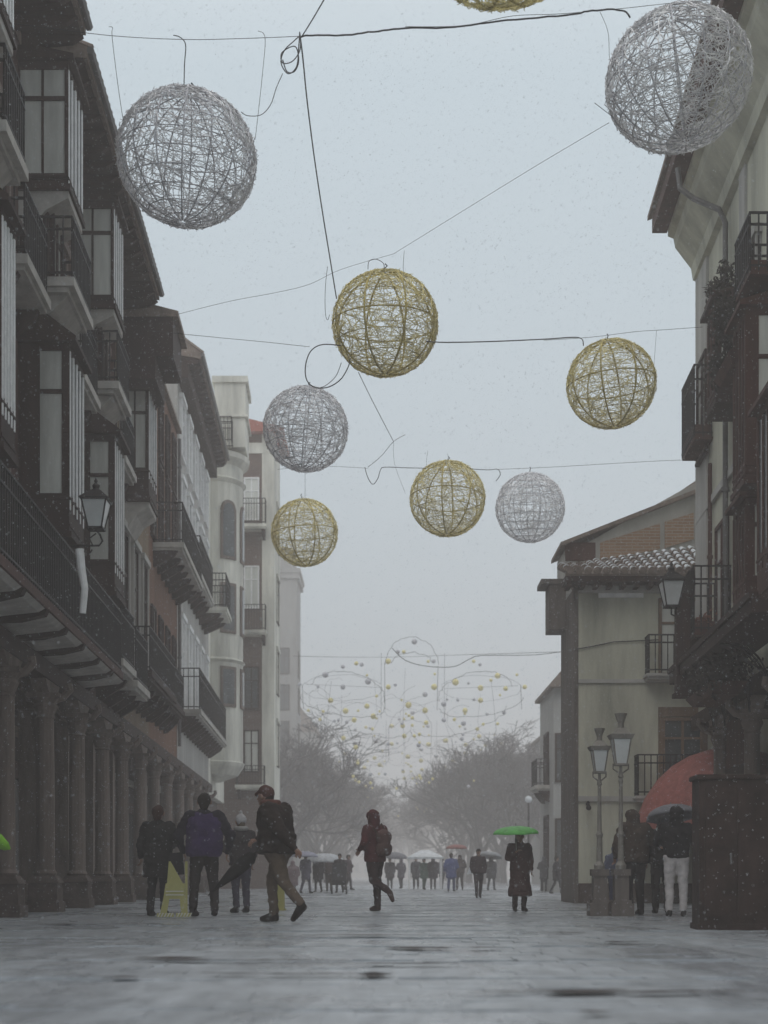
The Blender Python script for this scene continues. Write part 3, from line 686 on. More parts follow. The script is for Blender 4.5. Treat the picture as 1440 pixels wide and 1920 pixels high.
for i, (px, py, r, gld, lab) in enumerate(balls):
    Y = .985 * F / r; key = gld
    sz_ = 1.025 * math.cos(math.atan((HZ - py) / F)); c = P(px, py, Y)
    o = empty('wire_ball', c, [.3, 1.9, 0, .8, 2.6, 3.9, 0.2, 5.1, 2.2][i], lab, 'christmas ball', 'wire christmas balls hung over the street')
    o.rotation_euler = (R([4, -5, 3, -3, 5, 2, -4, 3, 0][i]), R([3, 4, 0, -4, -3, 4, 2, 5, 0][i]), o.rotation_euler[2]); o.scale = (1, 1, sz_)
    if key not in protos:
        a, b = ball_meshes(20 + gld, gld)
        ra = a.build('frame', 'gold_rib' if gld else 'silver_rib', o); rb = b.build('wire_weave', 'gold' if gld else 'silver', o); protos[key] = (ra, rb)
    else:
        for s in protos[key]:
            q = s.copy(); col.objects.link(q); q.parent = o
    MB().tube([(0, 0, .96), (0, 0, 1.06), (.04, 0, 1.1), (.0, 0, 1.14)], .012, 5).build('hook', 'cable', o)

# ------------------------------------------------------------------ cables
def cable(label, pts, r=.012, group='cables strung across the street', sub=6, wob=0.0, seed=1):
    r *= .78
    rr = random.Random(seed); V = [P(*p) for p in pts]; out = []
    for i in range(len(V) - 1):       # catmull-rom
        p0 = V[max(0, i - 1)]; p1 = V[i]; p2 = V[i + 1]; p3 = V[min(len(V) - 1, i + 2)]
        for k in range(sub):
            t = k / sub
            q = .5 * ((2 * p1) + (p2 - p0) * t + (2 * p0 - 5 * p1 + 4 * p2 - p3) * t * t + (3 * p1 - p0 - 3 * p2 + p3) * t ** 3)
            out.append(q + Vector((0, 0, rr.gauss(0, wob))))
    out.append(V[-1])
    o = MB(lambda a, b, c: (a - V[0].x, b - V[0].y, c - V[0].z)).tube([tuple(q) for q in out], r, 4).build('cable', 'cable', loc=V[0])
    return tag(o, label, 'cable', group)
YA, YB, YC = 19.0, 25.0, 34
cable('thin cable from the left eaves across to the knot above the silver ball', [(-20, 38, YA), (90, 52, YA), (210, 67, YA), (345, 74, YA), (460, 72, YA), (562, 68, YA)], .006)
cable('thick sagging cable running right from the knot towards the upper right ball', [(562, 70, YA), (578, 66, YA), (640, 66, YA), (700, 60, YA), (760, 53, YA), (850, 51, YA), (950, 38, YA), (1060, 29, YA), (1110, 20, YA), (1165, 19, YA), (1182, 33, YA)], .017, wob=.004)
cable('faint doubled strand over the thick cable near the top gold ball', [(760, 50, YA), (870, 48, YA), (960, 30, YA), (1050, 26, YA), (1165, 16, YA), (1290, 3, YA), (1460, -8, YA)], .0055)
cable('slanting cable rising out of the top of the picture from the knot', [(565, 70, YA), (585, 38, 18), (612, -8, 17)], .012)
cable('long slack cable falling from the knot to the middle gold ball', [(562, 62, YA), (568, 110, YA), (576, 190, 20.5), (590, 300, 22), (605, 400, 23), (618, 480, 24), (631, 560, YB)], .013)
cable('coiled spare loops of cable hanging at the knot', [(562, 60, YA), (560, 90, YA), (556, 125, YA), (540, 138, YA), (527, 118, YA), (533, 95, YA), (550, 78, YA), (562, 70, YA), (562, 95, YA), (548, 115, YA), (530, 118, YA), (528, 100, YA), (545, 88, YA), (556, 90, YA), (560, 115, YA), (552, 134, YA), (538, 134, YA), (530, 112, YA)], .010)
cable('limp wire dropping from the coil to the left silver ball', [(530, 138, YA), (518, 165, YA), (508, 195, YA), (490, 215, YA), (465, 217, YA), (452, 210, YA)], .007)
cable('fine hanger wire left of the upper left silver ball', [(204, 50, YA), (211, 52, YA), (210, 66, YA), (216, 120, YA), (224, 180, YA), (231, 225, YA)], .005)
cable('bent hanger wire on top of the upper left silver ball', [(325, 66, YA), (338, 70, YA), (348, 84, YA), (346, 120, YA), (345, 165, YA)], .009)
cable('fine wire dropping right of the upper left silver ball', [(484, 58, YA), (497, 71, YA), (492, 140, YA), (481, 240, YA), (478, 262, YA)], .0045)
cable('fine loose wire left of the upper right silver ball', [(1125, 22, YA), (1140, 60, YA), (1143, 110, YA), (1150, 130, YA)], .004)
cable('short straight twig of wire poking left of the upper right silver ball', [(1115, 193, YA), (1150, 220, YA)], .006)
cable('faint straight wire slanting from the middle gold ball up to the right', [(738, 476, YB), (880, 388, 23), (1010, 308, 21), (1142, 230, YA)], .005)
cable('faint wire rising right from the left roofs to the slack cable', [(330, 590, 27), (430, 565, 27), (520, 548, 26), (580, 533, YB), (640, 505, YB), (738, 476, YB)], .005)
cable('thin cable from the boxed eave to the loop beside the middle gold ball', [(280, 620, 27), (400, 632, 27), (495, 641, 26), (560, 648, YB), (580, 650, YB)], .006)
cable('thick looping cable end left of the middle gold ball', [(640, 648, YB), (605, 646, YB), (583, 658, YB), (573, 685, YB), (575, 712, YB), (590, 726, YB), (615, 726, YB), (638, 712, YB), (652, 690, YB), (657, 672, YB)], .013)
cable('second thinner loop under the middle gold ball', [(640, 680, YB), (630, 705, YB), (612, 722, YB), (600, 727, YB)], .008)
cable('thick cable running right from the middle gold ball to the right gold ball', [(800, 640, YB), (840, 642, 26), (930, 640, 27), (1020, 636, 28), (1085, 633, 29), (1094, 648, 29.5)], .014)
cable('thin cable continuing from the right gold ball to the cream building', [(1020, 638, 28), (1110, 632, 29), (1190, 622, 29.5), (1250, 618, 29.5), (1345, 611, 29)], .006)
cable('thin wires standing above the middle gold ball', [(690, 505, YB), (692, 490, YB), (705, 486, YB), (719, 494, YB), (720, 508, YB)], .008)
cable('thin single wire right of the top of the middle gold ball', [(758, 470, YB), (756, 500, YB), (757, 520, YB)], .005)
cable('narrow hanging wire loop left of the slack cable', [(614, 500, YB), (610, 540, YB), (610, 585, YB), (614, 600, YB), (618, 590, YB)], .006)
cable('slack cable falling from the middle gold ball to the small knot', [(672, 698, YB), (700, 755, 28), (738, 828, 32)], .009)
cable('cable turning back left from the small knot', [(760, 815, 33), (738, 828, 32), (715, 855, 33), (690, 876, YC)], .008)
cable('looped cable end left of the gold ball with two clear ribs', [(684, 876, YC), (690, 896, YC), (699, 908, YC), (708, 898, YC), (714, 880, YC), (722, 876, YC), (760, 877, YC), (800, 878, YC)], .011)
cable('thin cable behind the lower balls starting at the left facades', [(520, 880, YC), (600, 874, YC), (690, 878, YC)], .005)
cable('thick short cable between the lower gold and silver balls', [(880, 879, YC), (915, 881, YC), (933, 880, YC), (938, 890, YC), (930, 902, YC)], .011)
cable('thin cable from the lower silver ball right to the cream building corner', [(933, 880, YC), (1010, 877, YC), (1100, 872, YC), (1220, 865, 32), (1316, 861, 29.9)], .006)
cable('fine wire slanting down left past the lower left gold ball', [(738, 828, 32), (740, 870, YC), (760, 925, YC)], .004)
cable('fine wire over the lower left gold ball', [(572, 880, 38), (572, 935, 38)], .005)
cable('fine wires above the lower gold ball', [(802, 845, YC), (802, 878, YC), (838, 862, YC), (838, 850, YC)], .004)
cable('far straight cable above the small ball garland', [(550, 1230, 70), (640, 1232, 75), (740, 1232, 80), (860, 1228, 70), (1056, 1222, 50)], .012)
cable('far sagging cable crossing the top of the small ball garland', [(735, 1215, 58), (760, 1238, 58), (800, 1249, 58), (850, 1250, 58), (880, 1236, 58), (905, 1229, 58), (1000, 1228, 58), (1080, 1218, 45)], .018)
cable('fine wire above the right gold ball', [(1231, 620, 29.5), (1228, 660, 29.5), (1226, 690, 29.5)], .004)

# ------------------------------------------------------------------ garland of small balls
YGA = 82
gar = empty('ball_garland', P(775, 1330, YGA), 0, 'far hanging light figure of curved wires dotted with many small gold and grey balls', 'christmas decoration')
g0 = Vector(gar.location); Sg = lambda a, b, c: (a - g0.x, b - g0.y, c - g0.z)
m = MB(Sg); rr = random.Random(4)
def crv(pts, r=.016): m.tube([tuple(P(x + rr.gauss(0, 1.2), y + rr.gauss(0, 1.2), YGA + rr.uniform(-.3, .3))) for x, y in pts], r * .85, 4)
def ell(cx, cy, a, b, t0, t1, r=.016, n=24, rot=0):
    pts = []
    for i in range(n + 1):
        t = t0 + (t1 - t0) * i / n; x = a * math.cos(t); y = b * math.sin(t)
        pts.append((cx + x * math.cos(rot) - y * math.sin(rot), cy + x * math.sin(rot) + y * math.cos(rot)))
    crv(pts, r)
ell(772, 1245, 50, 50, PI, 2 * PI); crv([(722, 1245), (722, 1330)]); crv([(822, 1245), (822, 1330)]); ell(772, 1245, 38, 22, PI, 2 * PI)
crv([(712, 1225), (712, 1345)], .012); crv([(832, 1225), (832, 1345)], .012)
for s in (-1, 1):
    c = 772
    ell(c + s * 120, 1300, 70, 40, PI, 2 * PI, rot=-.2 * s); ell(c + s * 130, 1318, 80, 24, 0, PI, rot=-.15 * s); ell(c + s * 130, 1290, 75, 24, 0, 2 * PI, .010)
    ell(c + s * 90, 1345, 90, 30, 0, PI, .012, rot=-.25 * s); crv([(c + s * 205, 1285), (c + s * 205, 1330)]); crv([(c + s * 60, 1290), (c + s * 200, 1284)], .01)
    ell(c + s * 60, 1370, 60, 36, 0, PI, .010); crv([(c + s * 150, 1280), (c + s * 160, 1370)], .010)
    ell(c + s * 100, 1400, 90, 20, 0, PI, .008)
for _ in range(26):
    x = rr.gauss(772, 110); y = rr.uniform(1280, 1450); a = rr.uniform(14, 50)
    if abs(x - 772) < 210 - (y - 1280) * .7: ell(x, y, a, a * rr.uniform(.3, .8), rr.uniform(0, PI), rr.uniform(PI, 2 * PI), .008, 12, rr.gauss(0, .4))
for x in (640, 700, 760, 840, 900): crv([(x, 1250 + abs(x - 770) * .4), (x + rr.gauss(0, 6), 1350), (x + rr.gauss(0, 10), 1400)], .007)
m.build('wire_frame', 'cable', gar)
gsp = [(610, 1265, 6), (668, 1244, 4), (643, 1250, 4), (678, 1246, 4), (757, 1222, 3.5), (746, 1222, 4), (777, 1203, 5.5), (728, 1240, 5.5), (690, 1278, 6), (643, 1288, 5), (728, 1288, 5), (813, 1240, 4), (814, 1288, 6), (854, 1279, 6.5), (933, 1267, 5.5), (901, 1290, 5.5), (948, 1291, 4.5), (984, 1288, 4.5), (900, 1246, 3.5), (888, 1240, 3.5), (620, 1313, 5), (688, 1324, 5), (648, 1333, 5.5), (766, 1322, 6), (797, 1332, 5.5), (797, 1302, 5), (832, 1320, 5), (901, 1313, 5), (872, 1332, 5), (664, 1350, 5), (700, 1343, 5.5), (869, 1356, 5), (832, 1350, 4.5), (799, 1355, 4.5), (773, 1346, 3.5), (755, 1361, 4.5), (773, 1360, 3), (650, 1354, 3.5), (627, 1352, 3), (606, 1334, 3), (945, 1336, 4), (913, 1339, 3), (933, 1357, 3), (906, 1358, 3), (852, 1349, 3.5), (758, 1380, 4.5), (777, 1380, 3.5), (644, 1384, 4.5), (667, 1401, 4.5), (728, 1395, 3.5), (785, 1397, 4.5), (866, 1385, 4), (868, 1377, 3), (928, 1382, 3), (803, 1240, 3), (562, 1283, 3.5), (596, 1287, 3), (578, 1332, 3), (600, 1349, 3)]
while len(gsp) < 99:
    x = rr.uniform(560, 990); y = rr.uniform(1260, 1490)
    if abs(x - 772) < 215 - (y - 1300) * .6: gsp.append((x, y, rr.uniform(2, 3.6)))
sph = {}
for k, (x, y, r) in enumerate(gsp):
    gldm = 'gold' if rr.random() < .6 else 'silver_rib'
    yy = YGA + rr.uniform(-1.2, 1.2)
    if gldm not in sph:
        sph[gldm] = MB().sphere((0, 0, 0), 1, 10, 6).build('ball', gldm, gar, True); o = sph[gldm]
    else:
        o = sph[gldm].copy(); col.objects.link(o); o.parent = gar
    o.location = P(x, y, yy) - g0; s = r * yy / F; o.scale = (s, s, s)

gar2 = empty('ball_garland', P(772, 1425, 128), 0, 'fainter second ball figure hanging lower and farther off behind the first one', 'christmas decoration')
for ch in list(gar.children):
    q = ch.copy(); col.objects.link(q); q.parent = gar2
for gz in (gar, gar2): gz['group'] = 'hanging figures of small balls'
gar2.scale = (1.25, 1.25, 1.1)

# ------------------------------------------------------------------ bare trees
def tree_mesh(seed, H, Rc, flat=True):
    rr = random.Random(seed); tr = MB(); cr_ = MB()
    tr.tube([(0, 0, -.05), (rr.uniform(-.05, .05), 0, .6), (rr.uniform(-.1, .1), 0, 1.35)], .16, 8, .12)
    def grow(p, d, L, r, depth):
        n = 4; pts = [tuple(p)]; q = p.copy(); dd = d.copy()
        for i in range(n):
            dd = (dd + Vector((rr.gauss(0, .14), rr.gauss(0, .14), rr.gauss(.03, .1)))).normalized()
            q = q + dd * L / n; pts.append(tuple(q))
        tgt = tr if depth < 2 else cr_
        tgt.tube(pts, r, 5 if depth < 2 else 3, r * .55, cap=False)
        if depth >= 6: return
        kids = 3 if depth < 4 else 4
        for _ in range(kids + (depth == 0) * 2):
            t = rr.uniform(.45, 1); k = min(n - 1, int(t * n)); b = Vector(pts[k]).lerp(Vector(pts[k + 1]), t * n - k if t < 1 else 1)
            nd = (dd + Vector((rr.gauss(0, .62), rr.gauss(0, .62), rr.gauss(.05, .45)))).normalized()
            if b.z > H * .85: nd.z = min(nd.z, .25)
            nl = L * rr.uniform(.55, .8)
            grow(b, nd.normalized(), nl, max(.013, r * .62), depth + 1)
    for k in range(6):
        a = 2 * PI * k / 6 + rr.uniform(-.3, .3)
        grow(Vector((0, 0, 1.15 + rr.uniform(-.15, .25))), Vector((math.cos(a) * .8, math.sin(a) * .8, 1)).normalized(), H * .335, .085, 1)
    return tr, cr_
tps = []
def put_tree(i, x, y, s, lab, rz):
    global tps
    o = empty('bare_tree', (x, y, 0), rz, lab, 'tree', 'bare trees around the far square')
    o.scale = (s * 1.4, s * 1.4, s * 1.38)
    if len(tps) < 3:
        a, b = tree_mesh(50 + i, 6.6, 3.2); ta = a.build('trunk', 'bark', o); tb = b.build('crown', 'bark', o); tps.append((ta, tb))
    else:
        for s_ in tps[i % 3]: q = s_.copy(); col.objects.link(q); q.parent = o
tl_ = [(545, 74, 1.0, 'nearest bare tree on the left, rising past the brick and cream building'), (592, 84, 1.0, 'second bare tree on the left behind the striding man'), (575, 98, 1.12, 'bare tree deep in the left row above the far crowd'),
       (628, 110, 1.1, 'faded bare tree at the right end of the left row'), (655, 135, 1.15, 'very faint bare tree left of the gap in the middle'),
       (972, 70, .95, 'nearest bare tree on the right behind the green umbrella'), (905, 76, .98, 'bare tree on the right over the person with a white phone'), (1010, 84, 1.1, 'bare tree on the right against the low grey house'),
       (935, 92, 1.12, 'bare tree second deep in the right row'), (868, 100, 1.1, 'bare tree near the inner end of the right row'), (838, 118, 1.1, 'faded bare tree at the inner edge of the right row'), (985, 105, 1.25, 'tall bare tree at the back of the right row'), (900, 130, 1.3, 'faint bare tree farthest in the right row'),
       (530, 67, .95, 'low bare tree tight against the brick and cream building'), (610, 92, 1.0, 'bare tree in the middle of the left row above the pale dome umbrella'), (645, 118, 1.1, 'bare tree standing behind the maroon jacket on the left side'),
       (1035, 68, .9, 'bare tree hard by the corner of the grey house on the right'), (945, 82, 1.0, 'bare tree straight above the gap left of the green umbrella'), (880, 88, 1.0, 'bare tree above the small reddish umbrella'),
       (700, 170, 1.2, 'ghostly far tree just left of the middle of the square'), (770, 175, 1.15, 'ghostly far tree just right of the middle of the square'), (735, 205, 1.3, 'faintest far tree closing the middle of the view')]
for i, (px, Y, s, lab) in enumerate(tl_):
    Y *= 1.42; s *= 1.38
    put_tree(i, P(px, 0, Y).x, Y, s, lab, i * 1.3)
# far row of facades closing the square, lost in the haze
fb, x0, x1, h = block('far_building', 'long pale building closing the far side of the square in the haze', 560, 1040, 372, 385, 1560, 'plaster_grey')
MB().prism([(371, h), (385.5, h), (378, h + 4)], 0, x0 - .5, x1 + .5).build('roof', 'tile', fb)
for k in range(16):
    for z0 in (1.5, 6.0): near_wall_window(fb, x0 + 2 + k * 3.2, x0 + 3.3 + k * 3.2, z0, z0 + 2.4, 372)

# ------------------------------------------------------------------ lanterns
def lantern(name, label, loc, s=1.0, bracket=None, group=None, iron='iron'):
    o = empty(name, loc, 0, label, 'street lamp', group)
    a, b, h = .105 * s, .185 * s, .40 * s
    m = MB()
    for sx in (-1, 1):
        for sy in (-1, 1): m.tube([(sx * a, sy * a, 0), (sx * b, sy * b, h)], .013 * s, 4)
    m.box(-a - .02, a + .02, -a - .02, a + .02, -.03 * s, 0).box(-b - .02, b + .02, -b - .02, b + .02, h, h + .025 * s)
    m.build('lantern_frame', iron, o)
    MB().frustum((0, 0), a, a, .002, b, b, h - .002).build('glass', 'lantern_glass', o)
    MB().frustum((0, 0), b + .04 * s, b + .04 * s, h + .026 * s, .07 * s, .07 * s, h + .17 * s).lathe([(.085 * s, h + .17 * s), (.05 * s, h + .2 * s), (.06 * s, h + .25 * s), (.02 * s, h + .29 * s), (.03 * s, h + .32 * s), (.002, h + .37 * s)], (0, 0), 8).build('cap', iron, o)
    return o
c = P(180, 990, 21.2)
o = lantern('wall_lantern', 'dark iron lantern on a bracket on the left arcaded building', c, 1.0, group='lanterns on wall brackets')
MB().tube([(-.38, 0, -.27), (.05, 0, -.27), (.1, 0, -.2), (.06, 0, -.1), (0, 0, -.03)], .016, 5).tube([(-.12, 0, -.27), (-.18, 0, -.36), (-.1, 0, -.40), (-.06, 0, -.33)], .012, 5).tube([(-.05, 0, -.27), (-.1, 0, -.16), (0, 0, -.08)], .012, 5).build('bracket', 'iron', o)
c = P(1259, 1136, 26.4)
o = lantern('wall_lantern', 'iron lantern on a bracket beside the low corner balcony on the right', c, 1.1, group='lanterns on wall brackets')
MB().tube([(.38, 0, -.05), (.2, 0, -.14), (.08, 0, -.2), (0, 0, -.16), (0, 0, -.03)], .018, 5).tube([(.2, 0, -.14), (.12, 0, -.06), (.06, 0, -.12)], .012, 5).build('bracket', 'iron', o)
def lamp_post(px, Y, ytop, lab, s):
    H = HT(ytop, Y); o = empty('lamp_post', (P(px, 0, Y).x, Y, 0), 0, lab, 'street lamp', 'pair of iron lamp posts with glass lanterns')
    zl = H - .66 * s
    MB().lathe([(.08, .72), (.085, .78), (.05, .84), (.042, 1.2), (.058, 1.25), (.036, 1.3), (.027, 2.0), (.038, 2.05), (.025, 2.1), (.023, zl - .22), (.045, zl - .2), (.025, zl - .15), (.022, zl - .03)], (0, 0), 12).tube([(0, 0, zl - .16), (.1 * s, 0, zl - .08), (.1 * s, 0, zl)], .012, 4).tube([(0, 0, zl - .16), (-.1 * s, 0, zl - .08), (-.1 * s, 0, zl)], .012, 4).build('post', 'lamp_iron', o)
    MB().box(-.17, .17, -.19, .19, 0, .2).box(-.14, .14, -.15, .15, .2, .25).box(-.105, .105, -.11, .11, .25, .62).box(-.13, .13, -.135, .135, .62, .72).build('pedestal', 'timber_grey', o)
    a, b, h = .07 * s, .115 * s, .32 * s
    m = MB()
    for sx in (-1, 1):
        for sy in (-1, 1): m.tube([(sx * a, sy * a, zl), (sx * b, sy * b, zl + h)], .011, 4)
    m.box(-a - .02, a + .02, -a - .02, a + .02, zl - .03, zl).build('lantern_frame', 'lamp_iron', o)
    MB().frustum((0, 0), a, a, zl + .002, b, b, zl + h - .002).build('glass', 'lantern_glass', o)
    MB().frustum((0, 0), b + .02, b + .02, zl + h, b + .05, b + .05, zl + h + .06 * s).frustum((0, 0), b + .0, b + .0, zl + h + .06 * s + .001, .06 * s, .06 * s, zl + h + .15 * s).lathe([(.045 * s, zl + h + .15 * s), (.04 * s, zl + h + .21 * s), (.085 * s, H)], (0, 0), 10).build('cap', 'lamp_iron', o)
lamp_post(1124, 21.3, 1366, 'shorter looking left one of the two lamp posts before the beige building', 1.0)
lamp_post(1164, 21.0, 1338, 'taller looking right one of the two lamp posts before the beige building', 1.15)
o = empty('globe_lamp', (P(991, 0, 66).x, 66, 0), 0, 'small far globe lamp on a thin pole by the right trees', 'street lamp')
MB().tube([(0, 0, 0), (0, 0, 4.1)], .05, 6).build('pole', 'iron', o); MB().sphere((0, 0, 4.25), .17).build('globe', 'snow', o)

# ------------------------------------------------------------------ people
def capsule(m, a, b, ra, rb, n=12):
    a = Vector(a); b = Vector(b); d = b - a
    if d.length < 1e-5: d = Vector((0, 0, 1e-4))
    q = d.to_track_quat('Z', 'Y').to_matrix(); L = d.length
    prof = [(ra * math.cos(t), ra * math.sin(t)) for t in [-PI / 2 + .05 + i * (PI / 2 - .05) / 4 for i in range(5)]]
    prof += [(rb * math.cos(t), L + rb * math.sin(t)) for t in [i * (PI / 2 - .05) / 4 for i in range(5)]]
    vs = []
    for r, z in prof:
        for k in range(n):
            an = 2 * PI * k / n; vs.append(tuple(a + q @ Vector((r * math.cos(an), r * math.sin(an), z))))
    fs = []
    for i in range(len(prof) - 1):
        for k in range(n): fs.append((i * n + k, i * n + (k + 1) % n, (i + 1) * n + (k + 1) % n, (i + 1) * n + k))
    fs.append(tuple(range(n))[::-1]); fs.append(tuple(range((len(prof) - 1) * n, len(prof) * n)))
    m.add(vs, fs)
def ellfr(m, rings, n=16):            # rings of (cx,cy,cz,rx,ry): closed elliptical loft
    vs = []
    for (x, y, z, rx, ry) in rings:
        for k in range(n): vs.append((x + rx * math.cos(2 * PI * k / n), y + ry * math.sin(2 * PI * k / n), z))
    fs = []
    for i in range(len(rings) - 1):
        for k in range(n): fs.append((i * n + k, i * n + (k + 1) % n, (i + 1) * n + (k + 1) % n, (i + 1) * n + k))
    fs.append(tuple(range(n))[::-1]); fs.append(tuple(range((len(rings) - 1) * n, len(rings) * n)))
    m.add(vs, fs)
def solid(m, name, mt, parent, vox=.018, smooth=4, wrinkle=0, seed=0):
    o = m.build(name, mt, parent, True)
    if vox:
        rm = o.modifiers.new('r', 'REMESH'); rm.mode = 'VOXEL'; rm.voxel_size = vox; rm.use_smooth_shade = True
        if smooth:
            sm = o.modifiers.new('s', 'SMOOTH'); sm.factor = .5; sm.iterations = smooth
        dg = bpy.context.evaluated_depsgraph_get(); ev = o.evaluated_get(dg)
        me = bpy.data.meshes.new_from_object(ev); o.modifiers.clear(); o.data = me
        if wrinkle:
            for v in me.vertices:
                c = v.co; k = noise.noise(Vector((c.x * 9 + seed, c.y * 9, c.z * 16))) + .5 * noise.noise(Vector((c.x * 22, c.y * 22 + seed, c.z * 30)))
                v.co = c + v.normal * k * wrinkle
        me.polygons.foreach_set('use_smooth', [True] * len(me.polygons))
        if not me.materials: me.materials.append(M[mt] if isinstance(mt, str) else mt)
    return o

def person(label, x, y, H, face, jacket, trousers, pose=None, shoes=(.02, .018, .018), hair=(.03, .02, .015), top='jacket', head='hair', hatc=None,
           fat=1.0, scarf=None, backpack=None, vox=.02, group=None, skinc=None, fingers=True, vest=None, drop=0):
    """local frame: figure faces -Y before turning by `face` (radians about Z)"""
    k = H / 1.75
    J = dict(hl=(-.09, 0, .93), hr=(.09, 0, .93), kl=(-.10, -.02, .50), kr=(.10, -.02, .50), al=(-.10, .03, .09), ar=(.10, .03, .09),
             fl=(-.12, -.16, .035), fr=(.12, -.16, .035), pel=(0, 0, .96), wai=(0, 0, 1.08), che=(0, .0, 1.30), nek=(0, .0, 1.47),
             sl=(-.19, 0, 1.42), sr=(.19, 0, 1.42), el=(-.26, .03, 1.14), er=(.26, .03, 1.14), wl=(-.25, -.07, .90), wr=(.25, -.07, .90), hd=(0, -.02, 1.635))
    if pose: J.update(pose)
    J = {a: Vector(b) * k for a, b in J.items()}
    o = empty('person', (x, y, drop), face, label, 'person', group)
    nm = label[:8]; sd = random.Random(label)
    mj = cloth('jacket_cloth', jacket) if not isinstance(jacket, str) else M[jacket]; mt_ = cloth('trouser_cloth', trousers)
    sk = M['skin']
    hd, nek, che, wai, pel = J['hd'], J['nek'], J['che'], J['wai'], J['pel']
    # body: one continuous surface
    b = MB()
    capsule(b, nek - Vector((0, 0, .06 * k)), hd - Vector((0, 0, .05 * k)), .055 * k, .055 * k)
    f = Vector((0, -1, 0))
    capsule(b, hd + Vector((0, .012, .02)) * k, hd + Vector((0, -.005, .03)) * k, .092 * k, .09 * k)
    capsule(b, hd + Vector((0, -.02, -.02)) * k, hd + Vector((0, -.045, -.075)) * k, .078 * k, .045 * k)
    capsule(b, hd + Vector((0, -.095, .01)) * k, hd + Vector((0, -.112, -.022)) * k, .011 * k, .017 * k)          # nose
    capsule(b, hd + Vector((-.02, -.093, -.055)) * k, hd + Vector((.02, -.093, -.055)) * k, .010 * k, .010 * k)   # lips
    for s in (-1, 1): capsule(b, hd + Vector((s * .09, .0, .02)) * k, hd + Vector((s * .093, .0, -.02)) * k, .017 * k, .012 * k)  # ears
    capsule(b, che, wai, .13 * k, .12 * k); capsule(b, nek - Vector((0, 0, .05 * k)), che, .07 * k, .13 * k); capsule(b, wai, pel, .12 * k, .12 * k)
    for s in 'lr':
        capsule(b, nek - Vector((0, 0, .06 * k)), J['s' + s], .055 * k, .055 * k)
        capsule(b, J['s' + s], J['e' + s], .05 * k, .04 * k); capsule(b, J['e' + s], J['w' + s], .038 * k, .027 * k)
        capsule(b, pel, J['h' + s], .09 * k, .085 * k); capsule(b, J['h' + s], J['k' + s], .078 * k, .055 * k); capsule(b, J['k' + s], J['a' + s], .05 * k, .036 * k)
        capsule(b, J['a' + s], J['f' + s], .036 * k, .028 * k)
        # hand: palm, thumb and four unequal bent fingers
        wv = J['w' + s]; dr = (wv - J['e' + s]).normalized(); sg = -1 if s == 'l' else 1
        wd = f if abs(dr.dot(f)) < .8 else Vector((0, 0, 1)); wd = (wd - dr * wd.dot(dr)).normalized(); nr = dr.cross(wd).normalized()
        pm = wv + dr * .075 * k
        for q in (-.022, 0, .022): capsule(b, wv + wd * q * .6 * k, pm + wd * q * k, .017 * k, .015 * k, 8)
        if fingers:
            for qi, (q, L) in enumerate(((.03, .062), (.01, .072), (-.01, .067), (-.03, .052))):
                p0 = pm + wd * q * k; bend = nr * (-sg) * (.012 + .006 * qi) * k
                p1 = p0 + dr * L * .5 * k + bend * .5; p2 = p1 + dr * L * .42 * k + bend * 1.6
                capsule(b, p0, p1, .0098 * k, .009 * k, 6); capsule(b, p1, p2, .009 * k, .0075 * k, 6)
            t0 = wv + dr * .03 * k + wd * .025 * k; t1 = t0 + (dr * .6 + wd * .8) * .035 * k
            capsule(b, t0, t1, .012 * k, .0105 * k, 6); capsule(b, t1, t1 + (dr * .9 + wd * .3) * .028 * k, .0105 * k, .009 * k, 6)
    body = solid(b, 'body', sk, o, .0085 * k if fingers else vox, 2)
    ey = MB()
    for s in (-1, 1): ey.sphere(tuple(hd + Vector((s * .033, -.094, .022)) * k), .012 * k, 8, 5)
    ey.build('eyes', 'iron', body, True)
    # trousers
    t = MB(); F_t = fat ** .5
    for s in 'lr':
        capsule(t, pel, J['h' + s], .115 * k * F_t, .112 * k * F_t); capsule(t, J['h' + s], J['k' + s], .105 * k * F_t, .078 * k)
        an = J['a' + s] + (J['k' + s] - J['a' + s]) * .05; capsule(t, J['k' + s], an, .075 * k, .062 * k)
    solid(t, 'trousers', mt_, o, vox, 3, .012 * k, sd.random() * 9)
    # shoes
    for s in 'lr':
        q = MB(); A = J['a' + s]; B = J['f' + s]; dd = (B - A); 
        heel = A + Vector((0, 0, -.045 * k)) - Vector((dd.x, dd.y, 0)) * .15
        if (A - B).z > .25 * k or A.z > .2 * k: heel = A - dd.normalized() * .0 + (A - J['k' + s]).normalized() * .05 * k
        capsule(q, heel, B, .044 * k, .038 * k); capsule(q, A + (J['k' + s] - A) * .12, heel, .052 * k, .044 * k); capsule(q, A, B, .046 * k, .036 * k)
        solid(q, 'shoe', cloth('shoe_leather', shoes), o, vox * .8, 2)
    # jacket / coat
    c = MB(); up = .98
    side = (J['sr'] - J['sl']); side = Vector((side.x, side.y, 0)).normalized() if side.length else Vector((1, 0, 0))
    for q in (-.085, .085):
        capsule(c, che + side * q * k + Vector((0, 0, .02 * k)), wai + side * q * .9 * k, .125 * k * fat, .12 * k * fat)
    capsule(c, nek - Vector((0, 0, .05 * k)), che, .085 * k, .14 * k * fat)
    hem = {'jacket': .86, 'short': .93, 'coat': .62, 'long': .34}[top] * k
    dz = wai.z - hem; fl = {'jacket': 1.0, 'short': .96, 'coat': 1.12, 'long': 1.3}[top]
    mid = (J['kl'] + J['kr']) / 2
    lean = Vector(((mid.x - pel.x), (mid.y - pel.y), 0)) * (min(1, dz / .5))
    rx, ry = .185 * k * fat, .14 * k * fat
